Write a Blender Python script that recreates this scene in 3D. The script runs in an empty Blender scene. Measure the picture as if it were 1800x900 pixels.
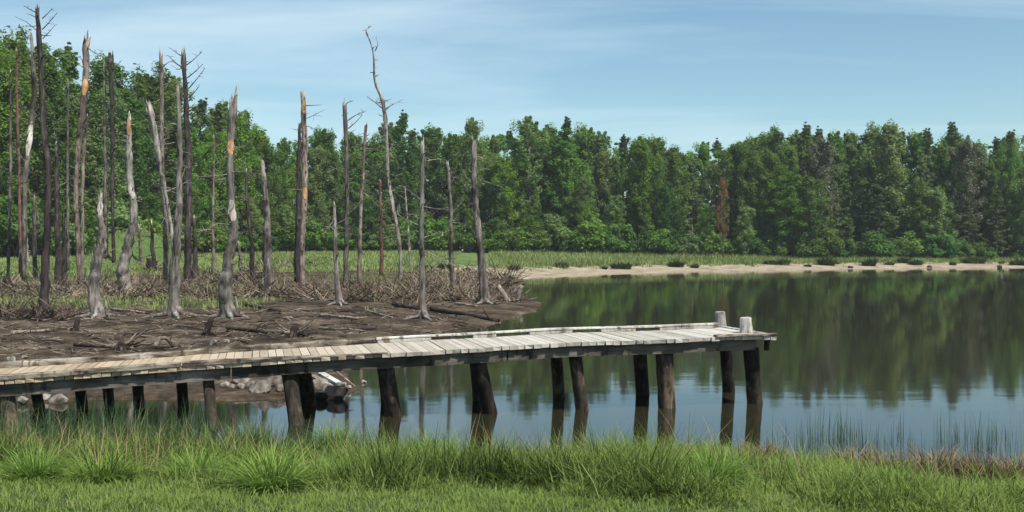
import bpy, bmesh, math, random
import numpy as np
from mathutils import Vector, Matrix
rng = np.random.default_rng(7); random.seed(7)
R = math.radians
F = 1900.0; HZ = 440.0; CAMH = 2.6          # focal length in photo pixels, horizon row, eye height above the water
scn = bpy.context.scene
C = scn.collection

# ------------------------------------------------------------------ tagging
def tag(o, label=None, cat=None, group=None, kind=None):
    if label: o['label'] = label
    if cat: o['category'] = cat
    if group: o['group'] = group
    if kind: o['kind'] = kind
    return o
def empty(name, loc, rz=0):
    o = bpy.data.objects.new(name, None); C.objects.link(o)
    o.location = loc; o.rotation_euler = (0, 0, rz); o.empty_display_size = .2
    return o
def link(name, me, mat=None, parent=None, loc=None):
    o = bpy.data.objects.new(name, me); C.objects.link(o)
    if mat is not None and not me.materials: me.materials.append(mat)
    if parent is not None: o.parent = parent
    if loc is not None: o.location = loc
    return o
def copy_tree(o, parent=None):
    c = o.copy(); C.objects.link(c); c.parent = parent
    for ch in list(o.children): copy_tree(ch, c)
    return c

def np_mesh(name, verts, faces, smooth=False, attrs=None):
    """verts (N,3) array; faces (M,k) array"""
    verts = np.asarray(verts, dtype=np.float32); faces = np.asarray(faces, dtype=np.int32)
    me = bpy.data.meshes.new(name)
    M, k = faces.shape
    me.vertices.add(len(verts)); me.vertices.foreach_set('co', verts.ravel())
    me.loops.add(M*k); me.loops.foreach_set('vertex_index', faces.ravel())
    me.polygons.add(M); me.polygons.foreach_set('loop_start', np.arange(0, M*k, k, dtype=np.int32))
    me.polygons.foreach_set('use_smooth', np.full(M, bool(smooth)))
    me.update(calc_edges=True)
    if attrs:
        for an, arr in attrs.items():
            a = me.attributes.new(an, 'FLOAT', 'POINT'); a.data.foreach_set('value', np.asarray(arr, dtype=np.float32))
    return me

# ------------------------------------------------------------------ noise
def vnoise(x, y, seed=0):
    x = np.asarray(x, dtype=np.float64); y = np.asarray(y, dtype=np.float64)
    xi = np.floor(x); yi = np.floor(y); xf = x-xi; yf = y-yi
    def h(a, b):
        v = np.sin(a*127.1+b*311.7+seed*74.7)*43758.5453
        return v-np.floor(v)
    u = xf*xf*(3-2*xf); v = yf*yf*(3-2*yf)
    return (h(xi, yi)*(1-u)+h(xi+1, yi)*u)*(1-v)+(h(xi, yi+1)*(1-u)+h(xi+1, yi+1)*u)*v
def fbm(x, y, o=4, seed=0):
    s = 0; a = .5
    for i in range(o):
        s = s+a*vnoise(x*2**i, y*2**i, seed+i); a *= .5
    return s/(1-.5**o)
def sstep(a, b, x):
    t = np.clip((np.asarray(x, dtype=np.float64)-a)/(b-a), 0, 1); return t*t*(3-2*t)

# ------------------------------------------------------------------ terrain
LAKE = [(-90, 14.6), (-14, 14.4), (-8, 14.2), (-4, 13.9), (-1, 13.1), (1.4, 13.3), (2.0, 14.35), (2.7, 14.4), (3.3, 13.3), (4.2, 12.5), (6, 12.3), (9, 11.9), (14, 11.3), (40, 9), (170, -10),
        (330, 60), (330, 185), (200, 182), (115, 170), (76, 162), (56, 154), (36, 140), (21, 130), (12.6, 118), (5.7, 107), (-.2, 97), (.2, 82), (.4, 66), (1.0, 56), (1.5, 49.4),
        (.6, 44), (-.5, 39), (-1.4, 35), (-2.4, 32.6), (-3.4, 28), (-3.7, 24), (-3.3, 21.5), (-2.9, 20.0), (-3.4, 19.1), (-4.6, 18.7), (-6.5, 18.9), (-8.0, 18.7), (-8.9, 17.7), (-12, 17.3), (-30, 18), (-90, 18)]
LP = np.array(LAKE)
def lake_sd(X, Y):
    """signed distance to the shore, positive on land"""
    X = np.asarray(X, float); Y = np.asarray(Y, float)
    d = np.full(X.shape, 1e9); ins = np.zeros(X.shape, bool)
    n = len(LP)
    for i in range(n):
        a = LP[i]; b = LP[(i+1) % n]; e = b-a
        t = np.clip(((X-a[0])*e[0]+(Y-a[1])*e[1])/(e@e), 0, 1)
        d = np.minimum(d, np.hypot(X-a[0]-t*e[0], Y-a[1]-t*e[1]))
        c = ((a[1] > Y) != (b[1] > Y))
        with np.errstate(divide='ignore', invalid='ignore'):
            xx = (b[0]-a[0])*(Y-a[1])/(b[1]-a[1] if b[1] != a[1] else 1e-9)+a[0]
        ins ^= (c & (X < xx))
    return np.where(ins, -d, d)
def is_near(X, Y): return Y < 15.9-.12*np.maximum(X, -20)*0
def farw(X, Y): return sstep(80, 96, Y)*sstep(-14, -1, X)
def meadow_edge(X): return 82+7*sstep(-38, -12, X)+5*(fbm(X*.15, X*0+3, 3, 5)-.5)
def terrain(X, Y):
    X = np.asarray(X, float); Y = np.asarray(Y, float)
    wob = (fbm(X*.5, Y*.5, 3, 3)-.5)*np.clip(Y/40, .3, 2.2)
    d = lake_sd(X, Y)+wob
    bed = -np.minimum(1.3, .22*np.maximum(-d, 0))-.02
    near = .02+.62*sstep(0, 5.5, d)+.45*sstep(5, 12, d)+.06*(fbm(X*1.2, Y*1.2, 3, 8)-.5)*sstep(0, 1, d)
    mud = .03+.26*(1-np.exp(-np.maximum(d, 0)/4.5))+.16*(fbm(X*.45, Y*.45, 4, 11)-.45)*sstep(.2, 3, d)+.09*(fbm(X*2, Y*2, 3, 12)-.5)*sstep(.1, 1.5, d) \
        + 1.65*sstep(62, 118, Y)+.5*sstep(118, 190, Y)
    mud = mud+2.9*np.exp(-(((X+33.5)/3.6)**2+((Y-96)/5)**2)**1.6)
    far = .015+.28*sstep(0, 8, d)+.55*sstep(6, 14, d)+.25*(fbm(X*.3, Y*.3, 4, 15)-.5)*sstep(2, 9, d)+1.25*sstep(13, 44, d)
    fw = farw(X, Y)
    land = np.where(Y < 15.9, near, mud*(1-fw)+far*fw)
    return np.where(d > 0, land, bed)
def tz(x, y): return float(terrain(np.array([x]), np.array([y]))[0])
_ys = np.concatenate([np.arange(7, 60, .05), np.arange(60, 260, .2)])
def ground_hit(px, py):
    """where the sight line of photo pixel (px, py) meets the land"""
    X = (px-900)/F*_ys; Z = CAMH-(py-HZ)/F*_ys
    T = np.maximum(terrain(X, _ys), 0)
    i = int(np.argmax(T >= Z)) if (T >= Z).any() else len(_ys)-1
    return Vector((X[i], _ys[i], T[i]))
def at(px, py, D): return Vector(((px-900)/F*D, D, CAMH-(py-HZ)/F*D))
def at_z(px, py, z):
    D = (CAMH-z)*F/(py-HZ); return at(px, py, D)

# ------------------------------------------------------------------ materials
def mat(name):
    m = bpy.data.materials.new(name); m.use_nodes = True
    nt = m.node_tree; nt.nodes.clear()
    out = nt.nodes.new('ShaderNodeOutputMaterial')
    return m, nt, out
def N(nt, t, **kw):
    n = nt.nodes.new(t)
    for k, v in kw.items():
        if k.startswith('i_'): n.inputs[k[2:].replace('_', ' ')].default_value = v
        else: setattr(n, k, v)
    return n
def ramp(nt, stops):
    r = nt.nodes.new('ShaderNodeValToRGB'); e = r.color_ramp.elements
    while len(e) < len(stops): e.new(.5)
    for el, (p, c) in zip(e, stops): el.position = p; el.color = (*c, 1)
    return r
def noise(nt, scale, detail=6, rough=.6, coords='Object', stretch=None):
    tc = nt.nodes.new('ShaderNodeTexCoord'); n = N(nt, 'ShaderNodeTexNoise'); n.inputs['Scale'].default_value = scale
    n.inputs['Detail'].default_value = detail; n.inputs['Roughness'].default_value = rough
    if coords == 'World':
        src = nt.nodes.new('ShaderNodeNewGeometry').outputs['Position']
    else: src = tc.outputs[coords]
    if stretch:
        mp = nt.nodes.new('ShaderNodeMapping'); mp.inputs['Scale'].default_value = stretch
        nt.links.new(src, mp.inputs[0]); src = mp.outputs[0]
    nt.links.new(src, n.inputs['Vector'])
    return n
def wood_mat(name, stops, scale=3, stretch=(1, 1, .15), rough=.85, bump=.5, spots=None, coords='Object'):
    m, nt, out = mat(name)
    n1 = noise(nt, scale*6, 8, .65, coords, stretch); n2 = noise(nt, scale*.45, 4, .6, coords)
    mx = N(nt, 'ShaderNodeMath', operation='ADD'); nt.links.new(n1.outputs[0], mx.inputs[0])
    sc = N(nt, 'ShaderNodeMath', operation='MULTIPLY_ADD'); sc.inputs[1].default_value = 1.1; sc.inputs[2].default_value = -.55
    nt.links.new(n2.outputs[0], sc.inputs[0]); nt.links.new(sc.outputs[0], mx.inputs[1])
    r = ramp(nt, stops); nt.links.new(mx.outputs[0], r.inputs[0])
    oi = nt.nodes.new('ShaderNodeObjectInfo'); mr = N(nt, 'ShaderNodeMapRange'); mr.inputs[3].default_value = .72; mr.inputs[4].default_value = 1.25
    nt.links.new(oi.outputs['Random'], mr.inputs[0])
    hs = nt.nodes.new('ShaderNodeHueSaturation'); nt.links.new(r.outputs[0], hs.inputs['Color']); nt.links.new(mr.outputs[0], hs.inputs['Value'])
    n3 = noise(nt, scale*2.6, 3, .55, coords, (1, 1, .45)); r3 = ramp(nt, [(.56, (1, 1, 1)), (.66, (.38, .32, .27))]); nt.links.new(n3.outputs[0], r3.inputs[0])
    m3 = N(nt, 'ShaderNodeMix', data_type='RGBA', blend_type='MULTIPLY'); m3.inputs[0].default_value = 1; nt.links.new(hs.outputs[0], m3.inputs[6]); nt.links.new(r3.outputs[0], m3.inputs[7])
    b = nt.nodes.new('ShaderNodeBsdfPrincipled'); b.inputs['Roughness'].default_value = rough
    b.inputs['Specular IOR Level'].default_value = .2
    nt.links.new(m3.outputs[2], b.inputs['Base Color'])
    bp = nt.nodes.new('ShaderNodeBump'); bp.inputs['Strength'].default_value = bump; bp.inputs['Distance'].default_value = .03
    nt.links.new(n1.outputs[0], bp.inputs['Height']); nt.links.new(bp.outputs[0], b.inputs['Normal'])
    nt.links.new(b.outputs[0], out.inputs[0])
    return m
def leaf_mat(name, dark, light, trans=.3, scale=.35, attr=None, obj_var=.35, warm=None):
    m, nt, out = mat(name)
    n = noise(nt, scale, 5, .7)
    if attr:
        a = N(nt, 'ShaderNodeAttribute', attribute_name=attr)
        mm = N(nt, 'ShaderNodeMath', operation='MULTIPLY_ADD'); mm.inputs[1].default_value = .55; nt.links.new(n.outputs[0], mm.inputs[0])
        m2 = N(nt, 'ShaderNodeMath', operation='MULTIPLY'); m2.inputs[1].default_value = .55; nt.links.new(a.outputs['Fac'], m2.inputs[0])
        nt.links.new(m2.outputs[0], mm.inputs[2]); fac = mm.outputs[0]
    else: fac = n.outputs[0]
    stops = [(.32, dark), (.68, light)]
    if warm: stops = [(.25, dark), (.6, light), (.86, light), (.95, warm)]
    r = ramp(nt, stops); nt.links.new(fac, r.inputs[0])
    oi = nt.nodes.new('ShaderNodeObjectInfo')
    hs = nt.nodes.new('ShaderNodeHueSaturation'); nt.links.new(r.outputs[0], hs.inputs['Color'])
    mr = N(nt, 'ShaderNodeMapRange'); mr.inputs[3].default_value = 1-obj_var*.7; mr.inputs[4].default_value = 1+obj_var*.7
    nt.links.new(oi.outputs['Random'], mr.inputs[0]); nt.links.new(mr.outputs[0], hs.inputs['Value'])
    fr = N(nt, 'ShaderNodeMath', operation='FRACT'); ml = N(nt, 'ShaderNodeMath', operation='MULTIPLY'); ml.inputs[1].default_value = 17.3
    nt.links.new(oi.outputs['Random'], ml.inputs[0]); nt.links.new(ml.outputs[0], fr.inputs[0])
    mh = N(nt, 'ShaderNodeMapRange'); mh.inputs[3].default_value = .5-.03*obj_var/.35; mh.inputs[4].default_value = .5+.015*obj_var/.35
    nt.links.new(fr.outputs[0], mh.inputs[0]); nt.links.new(mh.outputs[0], hs.inputs['Hue'])
    d = nt.nodes.new('ShaderNodeBsdfDiffuse'); t = nt.nodes.new('ShaderNodeBsdfTranslucent'); mx = nt.nodes.new('ShaderNodeMixShader')
    mx.inputs[0].default_value = trans
    nt.links.new(hs.outputs[0], d.inputs[0]); nt.links.new(hs.outputs[0], t.inputs[0])
    nt.links.new(d.outputs[0], mx.inputs[1]); nt.links.new(t.outputs[0], mx.inputs[2]); nt.links.new(mx.outputs[0], out.inputs[0])
    return m
def ground_mat(name, stops, scale=.8, fine=12, rough=.95, bump=.4, bdist=.05, spec=.2, broad=None):
    m, nt, out = mat(name)
    n1 = noise(nt, scale, 8, .65, 'World'); n2 = noise(nt, fine, 6, .7, 'World')
    mx = N(nt, 'ShaderNodeMix', data_type='FLOAT'); mx.inputs[0].default_value = .42
    nt.links.new(n1.outputs[0], mx.inputs[2]); nt.links.new(n2.outputs[0], mx.inputs[3])
    r = ramp(nt, stops); nt.links.new(mx.outputs[0], r.inputs[0])
    b = nt.nodes.new('ShaderNodeBsdfPrincipled'); b.inputs['Roughness'].default_value = rough; b.inputs['Specular IOR Level'].default_value = spec
    nt.links.new(r.outputs[0], b.inputs['Base Color'])
    bp = nt.nodes.new('ShaderNodeBump'); bp.inputs['Strength'].default_value = bump; bp.inputs['Distance'].default_value = bdist
    nt.links.new(n2.outputs[0], bp.inputs['Height']); nt.links.new(bp.outputs[0], b.inputs['Normal'])
    nt.links.new(b.outputs[0], out.inputs[0])
    return m

M = {}
M['near'] = ground_mat('near_soil', [(.35, (.022, .03, .012)), (.5, (.05, .075, .022)), (.65, (.09, .12, .04))], 1.2, 20)
M['mud'] = ground_mat('mud', [(.38, (.018, .0135, .010)), (.455, (.048, .035, .025)), (.54, (.095, .07, .048)), (.62, (.19, .145, .10))], .55, 5, .95, 1, .12, .08)
M['sand'] = ground_mat('sand', [(.40, (.10, .08, .055)), (.46, (.24, .19, .13)), (.60, (.40, .33, .235))], .45, 4, .95, .6, .1)
M['meadow'] = ground_mat('meadow', [(.36, (.05, .085, .02)), (.5, (.09, .14, .035)), (.66, (.15, .18, .06))], .15, 2.5, .95, .8, .15)
M['bed'] = ground_mat('lake_silt', [(.3, (.05, .04, .03)), (.7, (.09, .07, .05))], .8, 8)
M['bark_grey'] = wood_mat('bark_grey', [(.30, (.03, .024, .02)), (.48, (.10, .084, .072)), (.62, (.2, .175, .155)), (.8, (.32, .29, .26))], 1.2, bump=1)
M['bark_dark'] = wood_mat('bark_dark', [(.32, (.016, .012, .012)), (.55, (.05, .038, .036)), (.78, (.14, .112, .10))], 1.2, bump=1)
M['bark_brown'] = wood_mat('bark_brown', [(.3, (.05, .036, .03)), (.5, (.17, .13, .11)), (.7, (.34, .28, .235))], 1.4)
M['bark_red'] = wood_mat('bark_red', [(.3, (.06, .032, .024)), (.55, (.18, .095, .07)), (.75, (.3, .2, .16))], 1.4)
M['bark_silver'] = wood_mat('bark_silver', [(.3, (.06, .048, .04)), (.43, (.15, .13, .112)), (.56, (.245, .22, .195)), (.72, (.36, .335, .31))], 1.3, bump=1)
M['bark_live'] = wood_mat('bark_live', [(.3, (.03, .025, .02)), (.55, (.11, .095, .08)), (.75, (.26, .24, .21))], .8)
M['pale_wood'] = wood_mat('pale_wood', [(.3, (.28, .24, .20)), (.6, (.55, .5, .43)), (.8, (.66, .62, .55))], 2, bump=.3)
M['orange_wood'] = wood_mat('orange_wood', [(.3, (.25, .12, .05)), (.55, (.5, .28, .13)), (.75, (.62, .42, .24))], 2, bump=.3)
M['drift'] = wood_mat('driftwood', [(.3, (.09, .07, .055)), (.52, (.22, .175, .14)), (.75, (.42, .35, .28))], 2.5)
M['drift_dark'] = wood_mat('waterlogged_wood', [(.3, (.012, .01, .009)), (.6, (.04, .03, .025)), (.8, (.10, .08, .065))], 2.5)
M['twig'] = wood_mat('twig', [(.3, (.05, .035, .025)), (.5, (.20, .145, .10)), (.7, (.45, .36, .27))], .9, (1, 1, 1))
M['plank'] = None
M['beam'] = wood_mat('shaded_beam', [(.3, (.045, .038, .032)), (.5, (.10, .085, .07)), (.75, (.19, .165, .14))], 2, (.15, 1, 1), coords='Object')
M['curb'] = wood_mat('curb_timber', [(.3, (.04, .032, .024)), (.43, (.13, .105, .08)), (.56, (.25, .215, .17)), (.75, (.38, .34, .28))], 2.6, (.25, 1, 1), bump=1)
M['pile'] = wood_mat('pile_wood', [(.3, (.013, .010, .008)), (.5, (.038, .03, .023)), (.64, (.09, .066, .046)), (.8, (.18, .135, .095))], 2.2, (1, 1, .12), bump=1)
M['post'] = wood_mat('post_wood', [(.28, (.19, .17, .15)), (.48, (.39, .37, .33)), (.75, (.54, .52, .48))], 2.5, (1, 1, .2))
M['rock'] = wood_mat('pale_stone', [(.3, (.07, .062, .05)), (.5, (.19, .17, .145)), (.75, (.36, .33, .29))], 1.6, (1, 1, 1))
M['rock_white'] = wood_mat('white_stone', [(.3, (.16, .15, .13)), (.6, (.34, .32, .28)), (.8, (.48, .46, .41))], 2, (1, 1, 1))
M['rock_dark'] = wood_mat('dark_stone', [(.3, (.012, .012, .012)), (.6, (.035, .032, .03)), (.8, (.08, .075, .07))], 2, (1, 1, 1), rough=.5)  # near-black all over and less rough than the other stones
# plank boards: every board has its own tone (attribute) plus grain across the pier
m, nt, out = mat('deck_board')
n1 = noise(nt, 7, 8, .7, 'Object', (2.5, .5, 1)); n2 = noise(nt, .45, 4, .6)
a = N(nt, 'ShaderNodeAttribute', attribute_name='tone')
s1 = N(nt, 'ShaderNodeMath', operation='MULTIPLY_ADD'); s1.inputs[1].default_value = .55; nt.links.new(n1.outputs[0], s1.inputs[0])
s2 = N(nt, 'ShaderNodeMath', operation='MULTIPLY'); s2.inputs[1].default_value = .5; nt.links.new(a.outputs['Fac'], s2.inputs[0]); nt.links.new(s2.outputs[0], s1.inputs[2])
r = ramp(nt, [(.25, (.15, .135, .11)), (.42, (.31, .285, .24)), (.58, (.42, .395, .345)), (.8, (.5, .48, .43))]); nt.links.new(s1.outputs[0], r.inputs[0])
ax = N(nt, 'ShaderNodeSeparateXYZ'); tc = nt.nodes.new('ShaderNodeTexCoord'); nt.links.new(tc.outputs['Object'], ax.inputs[0])
mr = N(nt, 'ShaderNodeMapRange'); mr.inputs[1].default_value = 4.5; mr.inputs[2].default_value = 9.5; nt.links.new(ax.outputs[0], mr.inputs[0])
ad = N(nt, 'ShaderNodeMath', operation='MULTIPLY_ADD'); ad.inputs[1].default_value = .6; ad.inputs[2].default_value = -.3; nt.links.new(n2.outputs[0], ad.inputs[0])
ad2 = N(nt, 'ShaderNodeMath', operation='ADD', use_clamp=True); nt.links.new(mr.outputs[0], ad2.inputs[0]); nt.links.new(ad.outputs[0], ad2.inputs[1])
tn = N(nt, 'ShaderNodeMix', data_type='RGBA', blend_type='MULTIPLY'); tn.inputs[7].default_value = (.93, .77, .60, 1)
nt.links.new(ad2.outputs[0], tn.inputs[0]); nt.links.new(r.outputs[0], tn.inputs[6])
b = nt.nodes.new('ShaderNodeBsdfPrincipled'); b.inputs['Roughness'].default_value = .85; b.inputs['Specular IOR Level'].default_value = .2
nt.links.new(tn.outputs[2], b.inputs['Base Color'])
bp = nt.nodes.new('ShaderNodeBump'); bp.inputs['Strength'].default_value = .3; bp.inputs['Distance'].default_value = .006
nt.links.new(n1.outputs[0], bp.inputs['Height']); nt.links.new(bp.outputs[0], b.inputs['Normal']); nt.links.new(b.outputs[0], out.inputs[0])
M['plank'] = m
# foliage
M['leaf_mid'] = leaf_mat('leaf_mid', (.065, .13, .028), (.20, .34, .075), .45)
M['leaf_dark'] = leaf_mat('leaf_dark', (.055, .115, .028), (.16, .29, .065), .45)
M['leaf_pale'] = leaf_mat('leaf_pale', (.10, .165, .05), (.26, .375, .13), .45)
M['leaf_fresh'] = leaf_mat('leaf_fresh', (.07, .15, .022), (.21, .38, .06), .45, obj_var=.25)
M['leaf_pine'] = leaf_mat('needle', (.065, .105, .035), (.18, .26, .095), .4)
M['leaf_rust'] = leaf_mat('rusty_leaf', (.16, .095, .035), (.33, .21, .08), obj_var=.05)
M['leaf_greyish'] = leaf_mat('grey_twigs', (.085, .095, .055), (.21, .21, .14), obj_var=.1)
M['blade'] = leaf_mat('grass_blade', (.03, .052, .014), (.20, .27, .07), .35, 1.6, 'tint', .0, warm=(.48, .42, .26))
M['sedge'] = leaf_mat('sedge_blade', (.04, .085, .016), (.22, .34, .075), .35, 1.8, 'tint', .12, warm=(.45, .42, .22))
M['reed'] = leaf_mat('reed_blade', (.035, .065, .03), (.13, .19, .09), .3, 1, 'tint', .0)
M['straw'] = leaf_mat('straw_blade', (.12, .08, .045), (.36, .27, .16), .2, 1, 'tint', .1)
M['marsh'] = leaf_mat('marsh_blade', (.11, .15, .045), (.29, .34, .13), .3, .12, 'tint', .0)
M['tuft'] = leaf_mat('tuft_blade', (.04, .06, .02), (.12, .155, .05), .2, .8, 'tint', .2)
# water
m, nt, out = mat('lake_water')
b = nt.nodes.new('ShaderNodeBsdfPrincipled'); b.inputs['Base Color'].default_value = (.022, .021, .011, 1)
b.inputs['Roughness'].default_value = .05; b.inputs['IOR'].default_value = 1.33
n1 = noise(nt, 1.1, 3, .5, 'World', (.35, 1, 1)); n2 = noise(nt, 7, 2, .5, 'World', (.5, 1, 1))
ad = N(nt, 'ShaderNodeMath', operation='MULTIPLY_ADD'); ad.inputs[1].default_value = .12; nt.links.new(n2.outputs[0], ad.inputs[0]); nt.links.new(n1.outputs[0], ad.inputs[2])
bp = nt.nodes.new('ShaderNodeBump'); bp.inputs['Strength'].default_value = .11; bp.inputs['Distance'].default_value = .02
nt.links.new(ad.outputs[0], bp.inputs['Height']); nt.links.new(bp.outputs[0], b.inputs['Normal']); nt.links.new(b.outputs[0], out.inputs[0])
nw = noise(nt, .05, 3, .5, 'World', (.5, 1, 1)); rw = N(nt, 'ShaderNodeMapRange'); rw.inputs[1].default_value = .4; rw.inputs[2].default_value = .65; rw.inputs[3].default_value = .03; rw.inputs[4].default_value = .07; nt.links.new(nw.outputs[0], rw.inputs[0]); nt.links.new(rw.outputs[0], b.inputs['Roughness'])
M['water'] = m

# ------------------------------------------------------------------ ground sheets
def build_ground():
    rad = [2.0]
    while rad[-1] < 900:
        r0 = rad[-1]; rad.append(r0+max(.07, r0*.0085 if r0 < 200 else r0*.06))
    rad = np.array(rad); ang = np.linspace(R(-62), R(62), 560)
    RR, AA = np.meshgrid(rad, ang, indexing='ij')
    X = RR*np.sin(AA); Y = RR*np.cos(AA)
    Z = terrain(X.ravel(), Y.ravel()).reshape(X.shape)
    nr, na = X.shape
    V = np.stack([X, Y, Z], -1).reshape(-1, 3)
    idx = np.arange(nr*na).reshape(nr, na)
    Fq = np.stack([idx[:-1, :-1], idx[:-1, 1:], idx[1:, 1:], idx[1:, :-1]], -1).reshape(-1, 4)
    cen = V[Fq].mean(1); cx, cy, cz = cen.T
    d = lake_sd(cx, cy)+(fbm(cx*.5, cy*.5, 3, 3)-.5)*np.clip(cy/40, .3, 2.2)
    fw = farw(cx, cy)
    jit = (fbm(cx*.9, cy*.9, 3, 21)-.5)
    zone = np.full(len(cx), 1)                                   # 1 mud
    zone[(fw > .5)] = 3
    zone[(fw > .5) & (d < 11.5+8*jit)] = 2
    zone[(fw <= .5) & (cy > meadow_edge(cx)+7*jit)] = 3
    zone[(cy < 15.9)] = 4
    zone[(d < -.15)] = 0
    for z, nm, mt in ((0, 'lake_bed', 'bed'), (1, 'mud_flat', 'mud'), (2, 'sand_bank', 'sand'), (3, 'meadow', 'meadow'), (4, 'near_bank', 'near')):
        f = Fq[zone == z][:, ::-1]
        u, inv = np.unique(f, return_inverse=True)
        o = link(nm, np_mesh(nm, V[u], inv.reshape(f.shape), True), M[mt]); tag(o, kind='structure')
build_ground()
w = np_mesh('water', [(-400, 5, 0), (900, -60, 0), (900, 400, 0), (-400, 400, 0)], [(0, 1, 2, 3)])
# water sheet lies below the land surface wherever there is land
tag(link('water', w, M['water']), kind='structure')

# ------------------------------------------------------------------ tube helper
def catmull(pts, n):
    P = [np.array(p, float) for p in pts]; P = [2*P[0]-P[1]]+P+[2*P[-1]-P[-2]]
    out = []
    for i in range(1, len(P)-2):
        p0, p1, p2, p3 = P[i-1:i+3]
        for k in range(n):
            t = k/n
            out.append(.5*((2*p1)+(-p0+p2)*t+(2*p0-5*p1+4*p2-p3)*t*t+(-p0+3*p1-3*p2+p3)*t**3))
    out.append(P[-2]); return np.array(out)
def tube(path, radii, seg=10, rough=.0, jag=0, ridge=0, seed=0, cap=True):
    """returns verts, faces(list of quads)"""
    r_ = np.random.default_rng(seed)
    path = np.asarray(path, float); n = len(path)
    V = []; Fs = []
    ph = r_.uniform(0, 6.28, 3)
    up = None
    for i in range(n):
        t = path[min(i+1, n-1)]-path[max(i-1, 0)]; t = t/(np.linalg.norm(t)+1e-9)
        a = np.array([1., 0, 0]) if abs(t[0]) < .9 else np.array([0, 1., 0])
        if up is not None: a = up
        b = np.cross(t, a); b /= np.linalg.norm(b)+1e-9; a = np.cross(b, t); up = a
        th = np.arange(seg)/seg*2*math.pi
        rr = radii[i]*(1+rough*r_.uniform(-1, 1, seg)+ridge*(np.sin(3*th+ph[0]+i*.12)*.6+np.sin(5*th+ph[1]-i*.09)*.4))
        ring = path[i]+np.outer(np.cos(th)*rr, a)+np.outer(np.sin(th)*rr, b)
        if i == n-1 and jag: ring = ring+np.outer(r_.uniform(-.3, 1, seg)*jag, t)
        V.append(ring)
    V = np.concatenate(V)
    for i in range(n-1):
        for k in range(seg):
            a0 = i*seg+k; a1 = i*seg+(k+1) % seg
            Fs.append((a0, a1, a1+seg, a0+seg))
    if cap:
        base = len(V); V = np.vstack([V, path[0], path[-1]])
        for k in range(0, seg, 2):
            a, b2, c = k, (k+1) % seg, (k+2) % seg
            Fs.append((base, c, b2, a)); o = (n-1)*seg; Fs.append((base+1, o+a, o+b2, o+c))
    return V, Fs
class MB:
    def __init__(s): s.v = []; s.f = []; s.n = 0
    def add(s, V, Fs):
        s.v.append(np.asarray(V, float)); s.f.append(np.asarray(Fs, int)+s.n); s.n += len(V)
    def box(s, lo, hi, fr=None, jit=0, r_=None):
        x0, y0, z0 = lo; x1, y1, z1 = hi
        V = np.array([(x0, y0, z0), (x1, y0, z0), (x1, y1, z0), (x0, y1, z0), (x0, y0, z1), (x1, y0, z1), (x1, y1, z1), (x0, y1, z1)], float)
        if jit: V += (r_ or rng).uniform(-jit, jit, V.shape)
        if fr is not None: V = fr(V)
        s.add(V, [(0, 3, 2, 1), (4, 5, 6, 7), (0, 1, 5, 4), (1, 2, 6, 5), (2, 3, 7, 6), (3, 0, 4, 7)]); return len(V)
    def mesh(s, name, smooth=False, attrs=None): return np_mesh(name, np.concatenate(s.v), np.concatenate(s.f), smooth, attrs)

# ------------------------------------------------------------------ pier
P0 = np.array([4.24, 17.9]); P1 = np.array([-7.9, 15.03])
PL = np.linalg.norm(P1-P0); PU = (P1-P0)/PL                       # u runs from the lake end to the left
PN = np.array([PU[1], -PU[0]]);  PN = PN if PN[1] > 0 else -PN     # across, away from the camera
PW = 1.9
_s = np.array([0, 3.38, 6.18, 7.63, 9.4, 11.7, 12.5, 16]); _z = np.array([1.19, 1.14, 1.037, .985, .894, .776, .735, .56])
def pz(s): return np.interp(s, _s, _z)
PEXT = 15.5
ANG = math.atan2(PU[1], PU[0])
def pfr(V):
    """pier frame (s along, q across, h above deck) -> world, as one sagging curve"""
    V = np.asarray(V, float)
    s, q, h = V.T
    return np.stack([P0[0]+PU[0]*s+PN[0]*q, P0[1]+PU[1]*s+PN[1]*q, pz(s)+h+.004*np.sin(s*2.1+q)], -1)
# the pier object stands at P0; children are given in local coordinates: local x = s, local y = q (mirrored handedness is fixed by swapping)
pier = empty('wooden_pier', (P0[0], P0[1], 0))
tag(pier, 'long weathered wooden pier on dark round piles, sloping down to the left', 'pier')
pinv = np.array([P0[0], P0[1], 0])
def pier_part(name, mb, mt, smooth=False, attrs=None, label=None):
    V = np.concatenate(mb.v)
    # rotate into a local frame along the pier, so that wood grain follows the timber
    o = bpy.data.objects.new(name, None)
    bpy.data.objects.remove(o)
    ca, sa = math.cos(-ANG), math.sin(-ANG)
    W = V-pinv; L = np.stack([W[:, 0]*ca-W[:, 1]*sa, W[:, 0]*sa+W[:, 1]*ca, W[:, 2]], -1)
    me = np_mesh(name, L, np.concatenate(mb.f), smooth, attrs)
    ob = link(name, me, M[mt], pier); ob.rotation_euler = (0, 0, ANG)
    if label: ob['label'] = label
    return ob
mb = MB(); tone = []; s = -.02
pr = np.random.default_rng(3)
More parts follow.
